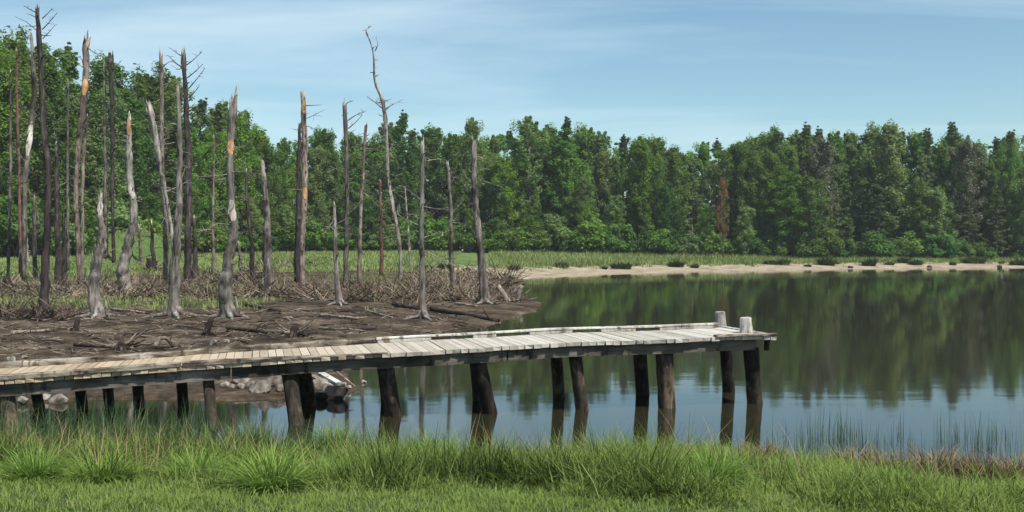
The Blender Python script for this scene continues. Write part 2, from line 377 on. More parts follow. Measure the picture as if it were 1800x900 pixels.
while s < PEXT:
    wdt = pr.uniform(.115, .14); g = pr.choice([.004, .006, .008, .010, .016]); rag = pr.uniform(-.03, .06) if s < 7.4 else pr.uniform(-.01, .02)
    th = .06; sk = pr.uniform(-.002, .002); lift = pr.uniform(-.003, .003)
    nseg = 3
    x0, x1 = s+g/2, s+wdt-g/2
    y0, y1 = -rag, PW+pr.uniform(-.02, .03)
    r_ = pr
    V = []; 
    for q in (y0, y0+(y1-y0)*.5, y1):
        for (x, h) in ((x0, -th), (x1, -th), (x1, 0), (x0, 0)):
            V.append((x+sk*(q-PW/2)+r_.uniform(-.001, .001), q+r_.uniform(-.012, .012)*(q != y0+(y1-y0)*.5), h+lift+r_.uniform(-.0015, .0015)))
    Fs = [(0, 1, 2, 3), (11, 10, 9, 8)]
    for i in (0, 4):
        for k in range(4): Fs.append((i+k, i+4+k, i+4+(k+1) % 4, i+(k+1) % 4))
    mb.add(pfr(V), Fs); tone += [pr.uniform(.3, .85)]*len(V)
    s += wdt
pier_part('deck', mb, 'plank', attrs={'tone': tone}, label='weathered deck of pale cross boards with ragged front ends')
def long_timber(s0, s1, q0, q1, h0, h1, seed, wob=.012, step=.35):
    r_ = np.random.default_rng(seed); n = max(2, int((s1-s0)/step)+1)
    ss = np.linspace(s0, s1, n); V = []; Fs = []
    dq = np.cumsum(r_.uniform(-1, 1, n))*wob*.3
    for i, sv in enumerate(ss):
        c = [(q0, h0), (q1, h0), (q1, h1*.72+h0*.28), (q1*.8+q0*.2, h1), (q1*.2+q0*.8, h1), (q0, h1*.72+h0*.28)]
        for (q, h) in c: V.append((sv, q+dq[i]+r_.uniform(-wob, wob)*.5, h+r_.uniform(-wob, wob)*.5))
    for i in range(n-1):
        for k in range(6): Fs.append((i*6+k, i*6+(k+1) % 6, i*6+6+(k+1) % 6, i*6+6+k))
    Fs.append((5, 4, 1, 0)); Fs.append((4, 3, 2, 1)); o = (n-1)*6; Fs.append((o, o+1, o+4, o+5)); Fs.append((o+1, o+2, o+3, o+4))
    return pfr(V), Fs
# outer stringer (fascia) front and back
for i, (a, b) in enumerate(((.18, 4.4), (4.42, 8.6), (8.62, 12.2), (12.22, PEXT))):
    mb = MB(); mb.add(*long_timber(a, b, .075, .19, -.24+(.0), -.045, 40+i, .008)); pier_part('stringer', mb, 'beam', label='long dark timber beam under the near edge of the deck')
for i, (a, b) in enumerate(((.18, 5.4), (5.42, 10.6), (10.62, PEXT))):
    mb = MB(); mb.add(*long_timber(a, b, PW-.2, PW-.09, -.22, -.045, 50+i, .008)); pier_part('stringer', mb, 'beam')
# curbs: near curb on the left half, far curb all along, raised on blocks towards the lake end
for i, (a, b) in enumerate(((6.3, 9.3), (9.32, 12.0), (12.02, PEXT))):
    mb = MB(); V_, F_ = long_timber(a, b, -.035, .10, .004, .075, 60+i, .010, .3)
    if i == 0: t_ = np.clip(((V_[:, 0]-P0[0])*PU[0]+(V_[:, 1]-P0[1])*PU[1]-6.3)/2.6, .12, 1); zb_ = pz((V_[:, 0]-P0[0])*PU[0]+(V_[:, 1]-P0[1])*PU[1]); V_[:, 2] = zb_+(V_[:, 2]-zb_)*t_
    mb.add(V_, F_); pier_part('curb', mb, 'curb', label='rough brown curb log along the near edge')
for i, (a, b) in enumerate(((6.3, 9.0), (9.02, 11.8), (11.82, PEXT))):
    mb = MB(); mb.add(*long_timber(a, b, PW-.13, PW+.02, .004, .092, 70+i, .010, .3)); pier_part('curb', mb, 'curb', label='rough brown curb log along the far edge')
gaps = [(1.22, 1.68), (2.32, 2.85), (3.62, 4.22), (4.62, 5.35)]
mb = MB(); mb.add(*long_timber(.08, 6.28, PW-.14, PW+.01, .06, .092, 81, .006)); pier_part('curb', mb, 'post', label='pale curb plank raised on blocks with open slots under it')
e = [.10]+[x for g in gaps for x in g]+[6.26]
for i in range(0, len(e), 2):
    mb = MB(); mb.add(*long_timber(e[i], e[i+1], PW-.138, PW-.0, .004, .058, 90+i, .004)); pier_part('curb_block', mb, 'post')
# end plank across the lake end and near lake-end edge timber
mb = MB(); mb.box((-.13, -.06, -.075), (-.025, PW+.03, .02), pfr, .008, pr); pier_part('end_board', mb, 'post')
mb = MB(); mb.add(*long_timber(-.14, .95, -.075, .055, .004, .04, 99, .014, .12)); pier_part('edge_board', mb, 'curb', label='splintered edge board at the near lake corner')
# piles
def pier_line(px, off):
    k = (px-900)/F; Q = P0+PN*off
    s_ = (k*Q[1]-Q[0])/(PU[0]-k*PU[1]); p = Q+PU*s_; return s_, p
def pile(pt, pb, wpx, off, seed, yb, wound=False):
    s_, p = pier_line(pt, off); zt = pz(s_)-.245
    B = at_z(pb, yb, 0.0)
    if off > 1: r_off = 1.62
    D = B.y; rad = wpx*D/F/2
    top = np.array([p[0], p[1], zt+ (.0)]); bot = np.array([B.x, B.y, 0]); low = bot+(bot-top)/(top[2])*.9
    path = catmull([low, bot, bot*.6+top*.4, top], 6)
    rr = np.interp(np.linspace(0, 1, len(path)), [0, .33, .6, 1], [rad*1.1, rad*1.02, rad*.97, rad])
    mb = MB(); mb.add(*tube(path, rr, 18, .03, 0, .03, seed)); 
    o = pier_part('pile', mb, 'pile', True)
    return s_
bents = []
for i, a in enumerate([(1320, 1327, 27, 708), (1167, 1172, 31, 716), (1011, 1023, 23, 720), (841, 861, 26, 726), (678, 691, 30, 730), (508, 521, 27, 746), (366, 373, 20, 752), (12, 20, 28, 765)]):
    bents.append(pile(a[0], a[1], a[2], .28, 200+i, a[3]))
for i, a in enumerate([(1275, 1281, 22, 688), (1124, 1130, 24, 694), (977, 983, 21, 698), (835, 842, 22, 704), (672, 681, 22, 707), (531, 543, 27, 712), (318, 322, 19, 716), (241, 245, 19, 717), (188, 193, 18, 718), (139, 145, 19, 719), (60, 70, 19, 722)]):
    pile(a[0], a[1], a[2], 1.62, 230+i, a[3])
for i, s_ in enumerate(bents):
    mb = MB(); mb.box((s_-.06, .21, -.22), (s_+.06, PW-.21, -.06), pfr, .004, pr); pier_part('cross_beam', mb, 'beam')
for (px, py, wpx, yt, s0, q0, sd) in ((1267, 573, 19.5, 547, 0, 0, 5), (1312, 585, 22, 557, 0, 0, 6)):
    B = at_z(px, py, 1.19); rad = wpx*B.y/F/2; h = (py-yt)/F*B.y
    hs = [0, .03, .1, h*.6, h-.03, h-.006, h]; rs = [1.12, 1.08, 1.0, .95, .93, .88, .72]
    path = [(B.x-.015*k/h, B.y, 1.185+k) for k in hs]
    mb = MB(); mb.add(*tube(path, [rad*k for k in rs], 18, .035, 0, .03, sd)); pier_part('mooring_post', mb, 'post', False, label='short pale mooring post at the %s corner of the lake end' % ('far' if px < 1300 else 'near'))
# small dark bumper under the near lake corner
mb = MB(); q = pfr([(-.06, .16, -.1), (-.06, .16, -.26)]); mb.add(*tube(q, [.05, .045], 8, .1, 0, 0, 3)); pier_part('bumper', mb, 'drift_dark')

# ------------------------------------------------------------------ snags
def thing_at(name, loc, label, cat, group=None):
    o = empty(name, loc); tag(o, label, cat, group); return o
def part_mesh(name, mb, mt, parent, smooth=False, label=None, attrs=None):
    V = np.concatenate(mb.v)-np.array(parent.location)
    o = link(name, np_mesh(name, V, np.concatenate(mb.f), smooth, attrs), M[mt] if isinstance(mt, str) else mt, parent)
    if label: o['label'] = label
    return o
def interp_path(pts, t):
    P = np.array(pts); L = np.concatenate([[0], np.cumsum(np.linalg.norm(np.diff(P, axis=0), axis=1))]); L /= L[-1]
    return np.array([np.interp(t, L, P[:, k]) for k in range(3)])
SN_GROUP = 'dead standing tree trunks on the mud flat'
def snag(pts, wid, mt, label, branches=(), nb=4, wounds=(), roots=0, tip='pale_wood', seed=0, extra_len=1.0, jagm=1.0, D=None):
    """pts: photo pixels from base up; wid: widths in photo pixels at each point"""
    r_ = np.random.default_rng(1000+seed)
    g = ground_hit(*pts[0]) if D is None else Vector(((pts[0][0]-900)/F*D, D, tz((pts[0][0]-900)/F*D, D)))
    D = g.y
    P3 = [at(x, y, D+r_.uniform(-.15, .15)*(i > 0)) for i, (x, y) in enumerate(pts)]
    P3[0] = Vector((P3[0].x, D, g.z-.15))
    n = 7
    path = catmull([tuple(p) for p in P3], n)
    k = F/D
    wv = np.interp(np.arange(len(path))/n, np.arange(len(wid)), wid)/k/2*.9
    # small kinks so that no trunk is a clean curve
    kn = r_.normal(0, 1, (len(path), 2))*.12*wv[:, None]; kn[0] = 0
    path[:, 0] += kn[:, 0]; path[:, 1] += kn[:, 1]
    wv = wv*(1+.07*r_.normal(0, 1, len(wv)))
    hgt = path[:, 2]-g.z
    wv = wv*(1+(.4 if wid[0] < 24 else .08)*np.exp(-np.maximum(hgt, 0)/.28)*(1 if roots else .5))
    t = thing_at('dead_tree', (g.x, g.y, g.z), label, 'dead tree', SN_GROUP)
    mb = MB(); mb.add(*tube(path, wv, 14, .11, 1.6*wv[-1]*2*jagm, .1, seed))
    for j in range(int(6+len(path)*.25)):
        i = int(r_.integers(int(len(path)*.2), len(path)-1)); a = r_.uniform(0, 6.28); dv = np.array([math.cos(a), math.sin(a), r_.uniform(-.1, .6)]); Ls = r_.uniform(.08, .32); rs = r_.uniform(.5, 1.3)/k
        mb.add(*tube([path[i]+dv*wv[i]*.6, path[i]+dv*(wv[i]+Ls*.5), path[i]+dv*(wv[i]+Ls)+[0, 0, r_.uniform(-.05, .05)]], [rs, rs*.8, rs*.3], 5, .1, 0, 0, j))
    for j in range(roots):
        a = j/roots*6.28+r_.uniform(-.4, .4); L = r_.uniform(.4, .8)*(min(wid[0], 18)/20+.3); b0 = np.array([g.x, g.y, g.z])
        d = np.array([math.cos(a), math.sin(a), 0])
        q = [b0+d*wv[0]*.4+[0, 0, min(wv[0]*1.5, .3)], b0+d*(wv[0]*1.15)+[0, 0, .08], b0+d*(wv[0]+L*.5)+[0, 0, .03], b0+d*(wv[0]+L)+[0, 0, -.1]]
        mb.add(*tube(catmull(q, 3), np.linspace(min(wv[0]*.5, .16), .015, 10), 7, .1, 0, 0, seed*9+j))
    part_mesh('trunk', mb, mt, t, True)
    # broken splintered top
    mb = MB(); tp = path[-1]; dr = path[-1]-path[-3]; dr /= np.linalg.norm(dr); rt = wv[-1]
    for j in range(4):
        o_ = np.array([r_.uniform(-.5, .5), r_.uniform(-.5, .5), 0])*rt
        L = rt*r_.uniform(1.5, 5.0)*extra_len
        mb.add(*tube([tp+o_-dr*rt, tp+o_*1.0+dr*L*.4, tp+o_*1.2+dr*L+r_.normal(0, .15, 3)*rt], [rt*.42, rt*.28, rt*.04], 5, .1, 0, 0, seed+j))
    part_mesh('broken_top', mb, tip, t, label='splintered pale broken tip' if tip == 'pale_wood' else None)
    # wounds: strips of bare wood, slightly proud of the bark, on the side seen from the shore
    for (ya, yb2, wm) in wounds:
        idx = [i for i in range(len(path)) if min(ya, yb2)-3 <= HZ+(CAMH-path[i, 2])*k <= max(ya, yb2)+3]
        if len(idx) < 2:
            zc = CAMH-((ya+yb2)/2-HZ)/k; i0 = int(np.argmin(abs(path[:, 2]-zc))); idx = [max(i0-1, 0), min(i0+1, len(path)-1)]
        za, zb = CAMH-(max(ya, yb2)-HZ)/k, CAMH-(min(ya, yb2)-HZ)/k
        m_ = 9; V = []; Fs = []
        for i in range(m_):
            z = za+(zb-za)*i/(m_-1); c = np.array([np.interp(z, path[:, 2], path[:, j2]) for j2 in (0, 1)]); rr = np.interp(z, path[:, 2], wv)*1.05+.006
            ww = .75*math.sin(math.pi*(i+.6)/(m_+.2))+.12
            for kk in range(6):
                a = -math.pi/2+.35+(kk/5-.5)*2*ww*1.2+r_.uniform(-.08, .08)
                V.append((c[0]+rr*math.cos(a), c[1]+rr*math.sin(a), z+r_.uniform(-.05, .05)*(zb-za)*.5))
        for i in range(m_-1):
            for kk in range(5): Fs.append((i*6+kk, i*6+kk+1, i*6+7+kk, i*6+6+kk))
        mb = MB(); mb.add(V, Fs); part_mesh('bare_wood', mb, wm, t, True, label='patch of bare %s wood where the bark is gone' % ('orange' if wm == 'orange_wood' else 'pale'))
    # branches: given ones (pixel paths) and random broken stubs
    bm_ = M[mt] if isinstance(mt, str) else mt
    for bp_ in branches:
        q = [at(x, y, D+i*r_.uniform(-.25, .25)) for i, (x, y) in enumerate(bp_)]
        if len(q) == 2: q.insert(1, (q[0]+q[1])/2+Vector((0, 0, -.03*(q[0]-q[1]).length)))
        pth = catmull([tuple(p) for p in q], 4); L = len(pth)
        mb = MB(); mb.add(*tube(pth, np.linspace(1.1/k, .35/k, L), 5, .15, 0, 0, 7))
        for j in range(int(L*.5)):
            i = r_.integers(2, L); p = pth[min(i, L-1)]; dv = r_.normal(0, 1, 3); dv[2] = abs(dv[2])*.5; dv /= np.linalg.norm(dv)
            e2 = p+dv*r_.uniform(.12, .35)*np.linalg.norm(pth[-1]-pth[0])
            mb.add(*tube([p, (p+e2)/2+[0, 0, .02], e2], [.45/k, .35/k, .18/k], 4, 0, 0, 0, 1))
        part_mesh('branch', mb, bm_, t)
    H = path[-1, 2]-g.z
    for j in range(int(nb*2.4)):
        zz = g.z+H*r_.uniform(.3, .97); c = np.array([np.interp(zz, path[:, 2], path[:, j2]) for j2 in (0, 1)]+[zz])
        a = r_.uniform(0, 6.28); L = r_.uniform(.25, 1.5); dv = np.array([math.cos(a), math.sin(a)*.8, r_.uniform(-.5, .7)])
        e2 = c+dv*L; md = c+dv*L*.5+r_.normal(0, .06, 3)
        mb = MB(); mb.add(*tube([c, md, e2], [.9/k, .6/k, .3/k], 4, .1, 0, 0, j))
        for q_ in range(r_.integers(0, 4)):
            f = r_.uniform(.4, 1); p = c+dv*L*f; e3 = p+(dv*.5+r_.normal(0, .6, 3))*L*.4; mb.add(*tube([p, (p+e3)/2, e3], [.4/k, .3/k, .2/k], 3, 0, 0, 0, 1))
        part_mesh('branch', mb, bm_, t)
    return t
S = 'bark_silver'; G = 'bark_grey'; Dk = 'bark_dark'; Br = 'bark_brown'; Rd = 'bark_red'
SN = [
 dict(pts=[(14, 492), (16, 400), (19, 260), (18, 128)], wid=[6, 5, 5, 3.5], mt=G, label='thin grey dead trunk standing leftmost of all, at the photo edge', nb=5),
 dict(pts=[(36, 486), (34, 300), (30, 180), (29, 90)], wid=[6, 5, 5, 4], mt=Rd, label='thin reddish dead trunk, second from the left edge', nb=3),
 dict(pts=[(48, 462), (45, 420), (43, 362)], wid=[9, 8, 4], mt=S, label='short pale pointed dead trunk before the meadow near the left edge', nb=2),
 dict(pts=[(42, 494), (44, 330), (52, 240), (60, 170), (58, 110), (55, 62)], wid=[9, 9, 12, 9, 8, 5], mt=G, label='tall bent grey dead trunk with white bare patch, left of the tallest dark one', nb=6, wounds=[(215, 275, 'pale_wood')]),
 dict(pts=[(77, 556), (80, 470), (85, 310), (77, 230), (72, 120), (66, 18)], wid=[20, 15, 12, 11, 10, 8], mt=Dk, label='tallest dark dead trunk at the left with bare twigs near its top', nb=5, roots=5,
      branches=[[(74, 33), (92, 15)], [(74, 52), (101, 22)], [(75, 68), (96, 45)], [(64, 22), (42, 10)]]),
 dict(pts=[(63, 490), (61, 440), (60, 395), (60, 350)], wid=[9, 8, 8, 5], mt=G, label='broken grey dead trunk with a leaning white splinter at its top', nb=1, branches=[[(60, 350), (68, 385), (74, 420)]]),
 dict(pts=[(103, 498), (101, 420), (100, 330), (99, 258)], wid=[13, 10, 9, 6], mt=Dk, label='dark straight dead trunk right of the tallest dark one', nb=3),
 dict(pts=[(112, 496), (113, 440), (112, 384)], wid=[11, 9, 6], mt=Dk, label='low dark dead trunk touching a taller dark trunk on its left', nb=2),
 dict(pts=[(119, 478), (119, 300), (119, 142)], wid=[6, 5, 3], mt=G, label='very thin pale dead trunk between the tallest dark one and the orange scarred one', nb=5),
 dict(pts=[(142, 500), (134, 380), (135, 290), (143, 220), (150, 150), (151, 78)], wid=[10, 9, 9, 11, 12, 12], mt=Br, label='tall thick-topped dead trunk with an orange scar below its ragged top, left side', nb=7, wounds=[(138, 168, 'orange_wood')], tip='drift',
      branches=[[(152, 112), (137, 98)], [(150, 80), (170, 95), (182, 88)]]),
 dict(pts=[(144, 488), (145, 400), (146, 300), (153, 205)], wid=[7, 6, 6, 4], mt=Br, label='thin pinkish dead trunk close left of the curved front trunk with white tip', nb=4),
 dict(pts=[(172, 557), (164, 505), (172, 455), (182, 418), (176, 380), (177, 348)], wid=[26, 22, 19, 17, 12, 8], mt=S, label='thick S-curved silver dead trunk with white tip, leftmost of the three curved ones', nb=1, roots=4, tip='pale_wood', wounds=[(352, 378, 'pale_wood')],
      branches=[[(179, 500), (196, 470), (214, 452)], [(183, 520), (190, 545), (192, 558)]]),
 dict(pts=[(187, 455), (185, 300), (184, 200), (183, 112)], wid=[7, 6, 6, 4], mt=G, label='thin grey dead trunk just left of the dark flat-topped one', nb=4),
 dict(pts=[(200, 462), (198, 380), (197, 250), (195, 102)], wid=[7, 6, 8, 9], mt=Dk, label='straight dark dead trunk with a flat broken top against the sky', nb=4, branches=[[(198, 122), (214, 106)], [(194, 112), (188, 104)]]),
 dict(pts=[(226, 518), (216, 478), (225, 430), (235, 378), (229, 320), (227, 270), (227, 210)], wid=[26, 23, 19, 15, 12, 12, 8], mt=S, label='S-curved grey dead trunk with orange scar, middle one of the three curved ones', nb=4, roots=4, wounds=[(212, 238, 'orange_wood'), (318, 350, 'pale_wood')]),
 dict(pts=[(249, 466), (246, 430), (244, 398)], wid=[7, 6, 4], mt=Br, label='short thin dead trunk on the grassy mound, left one of two', nb=2),
 dict(pts=[(276, 476), (268, 440), (267, 396)], wid=[9, 7, 5], mt=Dk, label='short black dead trunk leaning on the grassy mound, right one of two', nb=3),
 dict(pts=[(309, 506), (303, 415), (291, 340), (277, 262), (263, 192)], wid=[7, 6, 7, 11, 13], mt=S, label='white dead trunk leaning left, slanting across the dark trunks', nb=2, tip='drift', D=60),
 dict(pts=[(292, 492), (291, 400), (285, 290), (284, 190), (283, 98)], wid=[12, 10, 8, 8, 8], mt=Br, label='pinkish tall dead trunk behind the leaning white one, top against the sky', nb=5, branches=[[(283, 135), (268, 122)], [(284, 120), (300, 108), (318, 118)]]),
 dict(pts=[(306, 556), (308, 470), (313, 400), (316, 300), (315, 230), (313, 162)], wid=[22, 19, 13, 11, 9, 6], mt=S, label='tall silvery dead trunk with flared foot, crossed by the leaning white one', nb=5, roots=5),
 dict(pts=[(331, 496), (331, 400), (331, 300), (327, 190), (322, 97)], wid=[15, 12, 11, 10, 9], mt=Dk, label='tall dark dead trunk with many bare twigs on its right, above the forest', nb=4,
      branches=[[(327, 115), (354, 92)], [(329, 137), (357, 112)], [(331, 156), (360, 120)], [(332, 172), (350, 152)], [(321, 120), (306, 108), (296, 98)], [(322, 100), (301, 86)]]),
 dict(pts=[(343, 496), (343, 440), (341, 388)], wid=[12, 9, 6], mt=Dk, label='low dark dead trunk close right of the tall twiggy dark one', nb=2),
 dict(pts=[(376, 482), (374, 400), (375, 330), (376, 242)], wid=[7, 5.5, 5, 3.5], mt=Br, label='very thin pinkish dead trunk left of the thick scarred curved one', nb=4),
 dict(pts=[(402, 558), (396, 505), (403, 452), (410, 405), (407, 355), (404, 300), (406, 240), (410, 184)], wid=[28, 24, 20, 18, 14, 13, 15, 17], mt=S, label='thickest S-curved dead trunk with orange scar, rightmost of the three curved ones', nb=6, roots=4, tip='drift',
      wounds=[(244, 272, 'orange_wood'), (352, 388, 'pale_wood')], branches=[[(414, 522), (420, 545), (424, 560)], [(414, 300), (430, 285)], [(411, 190), (424, 198), (434, 192)]]),
 dict(pts=[(425, 492), (422, 460), (420, 432)], wid=[8, 6, 4], mt=G, label='small low grey dead stem right beside the thickest curved trunk', nb=1),
 dict(pts=[(452, 508), (443, 470), (443, 430), (434, 360), (433, 302)], wid=[10, 9, 8, 6, 5], mt=Dk, label='crooked thin black dead trunk right of the thickest curved one', nb=8),
 dict(pts=[(475, 518), (470, 440), (469, 380), (465, 330), (462, 290)], wid=[19, 17, 13, 10, 6], mt=G, label='stout tapering grey dead trunk standing alone left of the paired trunks', nb=4, roots=3),
 dict(pts=[(522, 496), (524, 400), (525, 300), (527, 222)], wid=[13, 11, 9, 6], mt=Dk, label='dark dead trunk, left and lower one of the close pair', nb=2),
 dict(pts=[(532, 506), (531, 430), (535, 350), (536, 270), (533, 172)], wid=[12, 10, 10, 11, 9], mt=Br, label='tall pinkish dead trunk with a pointed top, right one of the close pair', nb=4, wounds=[(175, 200, 'orange_wood'), (330, 350, 'orange_wood')], branches=[[(537, 382), (553, 400)]]),
 dict(pts=[(596, 536), (590, 450), (588, 362)], wid=[12, 8, 5], mt=S, label='slender short silver dead trunk with a spread rooty foot', nb=3, roots=5, branches=[[(587, 385), (579, 398)]]),
 dict(pts=[(607, 510), (609, 400), (610, 300), (606, 186)], wid=[11, 8, 8, 8], mt=G, label='tall grey dead trunk with hooked twigs reaching right at its top', nb=4, roots=2,
      branches=[[(606, 186), (612, 180), (622, 177)], [(611, 212), (626, 202), (640, 197)], [(612, 226), (626, 214), (636, 203)], [(613, 375), (628, 362), (634, 352)]]),
 dict(pts=[(632, 504), (633, 400), (637, 320), (643, 224)], wid=[9, 7, 6, 5.5], mt=Br, label='thin brown dead trunk leaning right, between the hooked and the reddish ones', nb=6, branches=[[(642, 255), (655, 240)], [(641, 340), (660, 358), (676, 372)]]),
 dict(pts=[(671, 486), (670, 400), (668, 322)], wid=[8, 6.5, 5], mt=Rd, label='short reddish dead trunk just left of the tall twisting one', nb=3),
 dict(pts=[(704, 494), (702, 430), (692, 370), (682, 310), (679, 240), (673, 178), (659, 142), (656, 92), (644, 56)], wid=[8, 7, 7, 7, 7, 8, 4.5, 3, 1.6], mt=S, label='tall twisting pale dead tree whose thin bent top stands high in the sky', nb=5, extra_len=.5, jagm=.2,
      branches=[[(673, 180), (660, 180), (645, 170)], [(671, 190), (657, 178), (648, 172)], [(676, 195), (684, 188), (692, 182)], [(647, 62), (644, 54), (651, 46)], [(659, 90), (664, 78), (661, 68)]]),
 dict(pts=[(722, 470), (717, 400), (712, 330)], wid=[4.5, 4, 2.5], mt=S, label='faint thin curved dead stem right of the twisting pale tree', nb=3),
 dict(pts=[(742, 560), (742, 480), (741, 380), (743, 254)], wid=[15, 11, 9, 6.5], mt=S, label='straight silver dead trunk standing frontmost on the bare mud, beside the dark log', nb=5, roots=5),
 dict(pts=[(796, 517), (793, 430), (791, 350), (787, 294)], wid=[11, 9, 7.5, 6], mt=G, label='grey dead trunk with a forked twiggy side, between the frontmost and rightmost ones', nb=6, branches=[[(793, 375), (806, 362), (816, 350)], [(795, 380), (808, 392), (815, 400)]]),
 dict(pts=[(853, 534), (845, 450), (838, 380), (834, 320), (833, 258)], wid=[17, 15, 13, 12, 11], mt=G, label='rightmost dead trunk, thick, grey and leaning slightly left near the water', nb=5, roots=5),
]
for i, a in enumerate(SN): snag(seed=i+1, **a)

# ------------------------------------------------------------------ logs, stumps, driftwood, brush
def log(name, pa, pb, wpx, mt, label, cat='log', lift=.05, bend=0, nb=2, seed=0, taper=.7):
    A = ground_hit(*pa); B = ground_hit(*pb) if pb[1] > HZ+20 else None
    r_ = np.random.default_rng(seed+500)
    k = F/((A.y+B.y)/2); ra = wpx/k/2
    t = thing_at(name, ((A.x+B.x)/2, (A.y+B.y)/2, min(A.z, B.z)), label, cat)
    a = np.array(A)+[0, 0, ra*.6+lift*.3]; b = np.array(B)+[0, 0, ra*.6*taper+lift*.3]
    n = 9; pth = np.array([a+(b-a)*i/n+np.array([0, 0, bend*math.sin(math.pi*i/n)])+r_.normal(0, .15, 3)*ra*(0 < i < n) for i in range(n+1)])
    for i in range(n+1): pth[i, 2] = max(pth[i, 2], tz(pth[i, 0], pth[i, 1])+ra*.35, ra*.2)
    mb = MB(); mb.add(*tube(pth, np.linspace(ra, ra*taper, n+1), 10, .08, ra*.8, .06, seed)); part_mesh('trunk', mb, mt, t, True)
    for j in range(nb):
        i = r_.integers(1, n); p = pth[i]; dv = np.array([r_.uniform(-1, 1), r_.uniform(-.6, .6), r_.uniform(.3, 1)]); e2 = p+dv*ra*r_.uniform(3, 7)
        mb = MB(); mb.add(*tube([p, (p+e2)/2+r_.normal(0, .03, 3), e2], [ra*.3, ra*.2, ra*.08], 5, .1, 0, 0, j)); part_mesh('branch', mb, mt, t)
    return t
log('fallen_log', (692, 537), (736, 545), 8, 'drift_dark', 'short dark half-sunk log left of the frontmost silver trunk', seed=1, nb=1)
log('fallen_log', (758, 546), (876, 567), 9, 'drift_dark', 'long dark waterlogged log pointing from the frontmost silver trunk to the water', seed=2, nb=1)
log('fallen_log', (400, 580), (512, 590), 7, 'drift_dark', 'dark thin log on the mud just above the pier middle left', seed=3, nb=3)
log('fallen_log', (130, 609), (206, 614), 6, 'drift_dark', 'dark thin log on the mud just above the pier at far left', seed=4, nb=3)
log('driftwood', (248, 607), (275, 607), 4, 'drift', 'small pale stick log beside the arched driftwood', 'driftwood', seed=5, nb=0)
log('driftwood', (272, 614), (304, 612), 8, 'drift', 'pale arched driftwood on the mud touching the far edge of the pier', 'driftwood', bend=.22, seed=6, nb=1)
log('driftwood', (330, 556), (388, 557), 3.5, 'drift', 'straight thin pale branch lying between the silvery and thickest curved trunks', 'driftwood', seed=7, nb=1)
log('driftwood', (90, 556), (150, 559), 3.5, 'drift', 'straight thin pale branch lying left of the leftmost curved trunk', 'driftwood', seed=8, nb=1)
log('driftwood', (645, 548), (690, 560), 3.5, 'drift', 'thin brown branch lying on bare mud left of the dark log', 'driftwood', seed=9, nb=2)
log('driftwood', (455, 520), (560, 528), 4.5, 'drift', 'brown branch lying in the brush below the close pair of trunks', 'driftwood', seed=10, nb=4)
log('fallen_log', (560, 556), (628, 562), 6, 'drift', 'brown log lying on bare mud right of the slender short silver trunk foot', seed=11, nb=3)
log('fallen_log', (430, 538), (492, 548), 6, 'drift_dark', 'dark log on the mud below the lone stout tapering trunk', seed=12, nb=3)
log('fallen_log', (20, 588), (88, 583), 6, 'drift', 'brown log on the mud left of the leftmost leaning stump', seed=13, nb=2)
log('fallen_log', (560, 578), (640, 584), 5, 'drift', 'brown stick log on the mud just above the middle of the pier', seed=14, nb=3)
log('fallen_log', (196, 545), (262, 552), 5, 'drift', 'brown log between the middle S-curved trunk and the silvery flared trunk', seed=15, nb=2)
log('fallen_log', (800, 535), (838, 540), 5, 'drift', 'short brown log just left of the rightmost dead trunk foot', seed=16, nb=2)
def stump(pb, pt, w, mt, label, seed, spikes=3):
    g = ground_hit(*pb); k = F/g.y; t = thing_at('stump', g, label, 'stump'); r_ = np.random.default_rng(seed)
    top = at(pt[0], pt[1], g.y)
    mb = MB(); mb.add(*tube(catmull([(g.x, g.y, g.z-.12), tuple((Vector(g)+top)/2), tuple(top)], 4), np.linspace(w*1.25, w*.8, 9)/k/2, 10, .1, w/k*.5, .12, seed))
    for j in range(5):
        a = j*1.26+r_.uniform(-.3, .3); L = w/k*r_.uniform(1, 2.2); d = np.array([math.cos(a), math.sin(a), 0]); b0 = np.array(g)
        mb.add(*tube([b0+[0, 0, w/k*.5], b0+d*L*.5+[0, 0, .06], b0+d*L+[0, 0, -.06]], [w/k*.3, w/k*.18, .01], 6, .1, 0, 0, j))
    part_mesh('trunk', mb, mt, t, True)
    for j in range(spikes):
        a = r_.uniform(0, 6.28); e2 = np.array(g)+np.array([math.cos(a), math.sin(a)*.6, r_.uniform(.3, .9)])*w/k*r_.uniform(1.5, 3)
        mb = MB(); mb.add(*tube([np.array(g)+[0, 0, .1], (np.array(g)+e2)/2, e2], [w/k*.16, w/k*.1, .012], 5, .1, 0, 0, j)); part_mesh('root', mb, 'drift', t)
stump((361, 590), (372, 561), 11, 'drift_dark', 'dark leaning stump on the mud below the thickest curved trunk', 1)
stump((131, 582), (138, 560), 9, 'drift_dark', 'dark leaning stump on the mud below the leftmost curved trunk', 2)
stump((893, 530), (876, 504), 9, 'drift', 'uprooted stump tilted left at the tip of the mud point', 3, 5)
stump((907, 530), (917, 503), 8, 'drift', 'uprooted stump tilted right at the tip of the mud point', 4, 4)
stump((515, 592), (522, 576), 18, 'drift_dark', 'dark root wad at the right end of the log above the pier', 5, 6)
stump((212, 616), (218, 602), 18, 'drift_dark', 'dark root wad at the right end of the far left log', 6, 6)
stump((268, 476), (262, 458), 14, 'drift_dark', 'dark root wad on the foot of the grassy mound', 7, 6)
stump((15, 508), (12, 490), 16, 'drift_dark', 'dark root wad under the leftmost thin trunk', 8, 6)

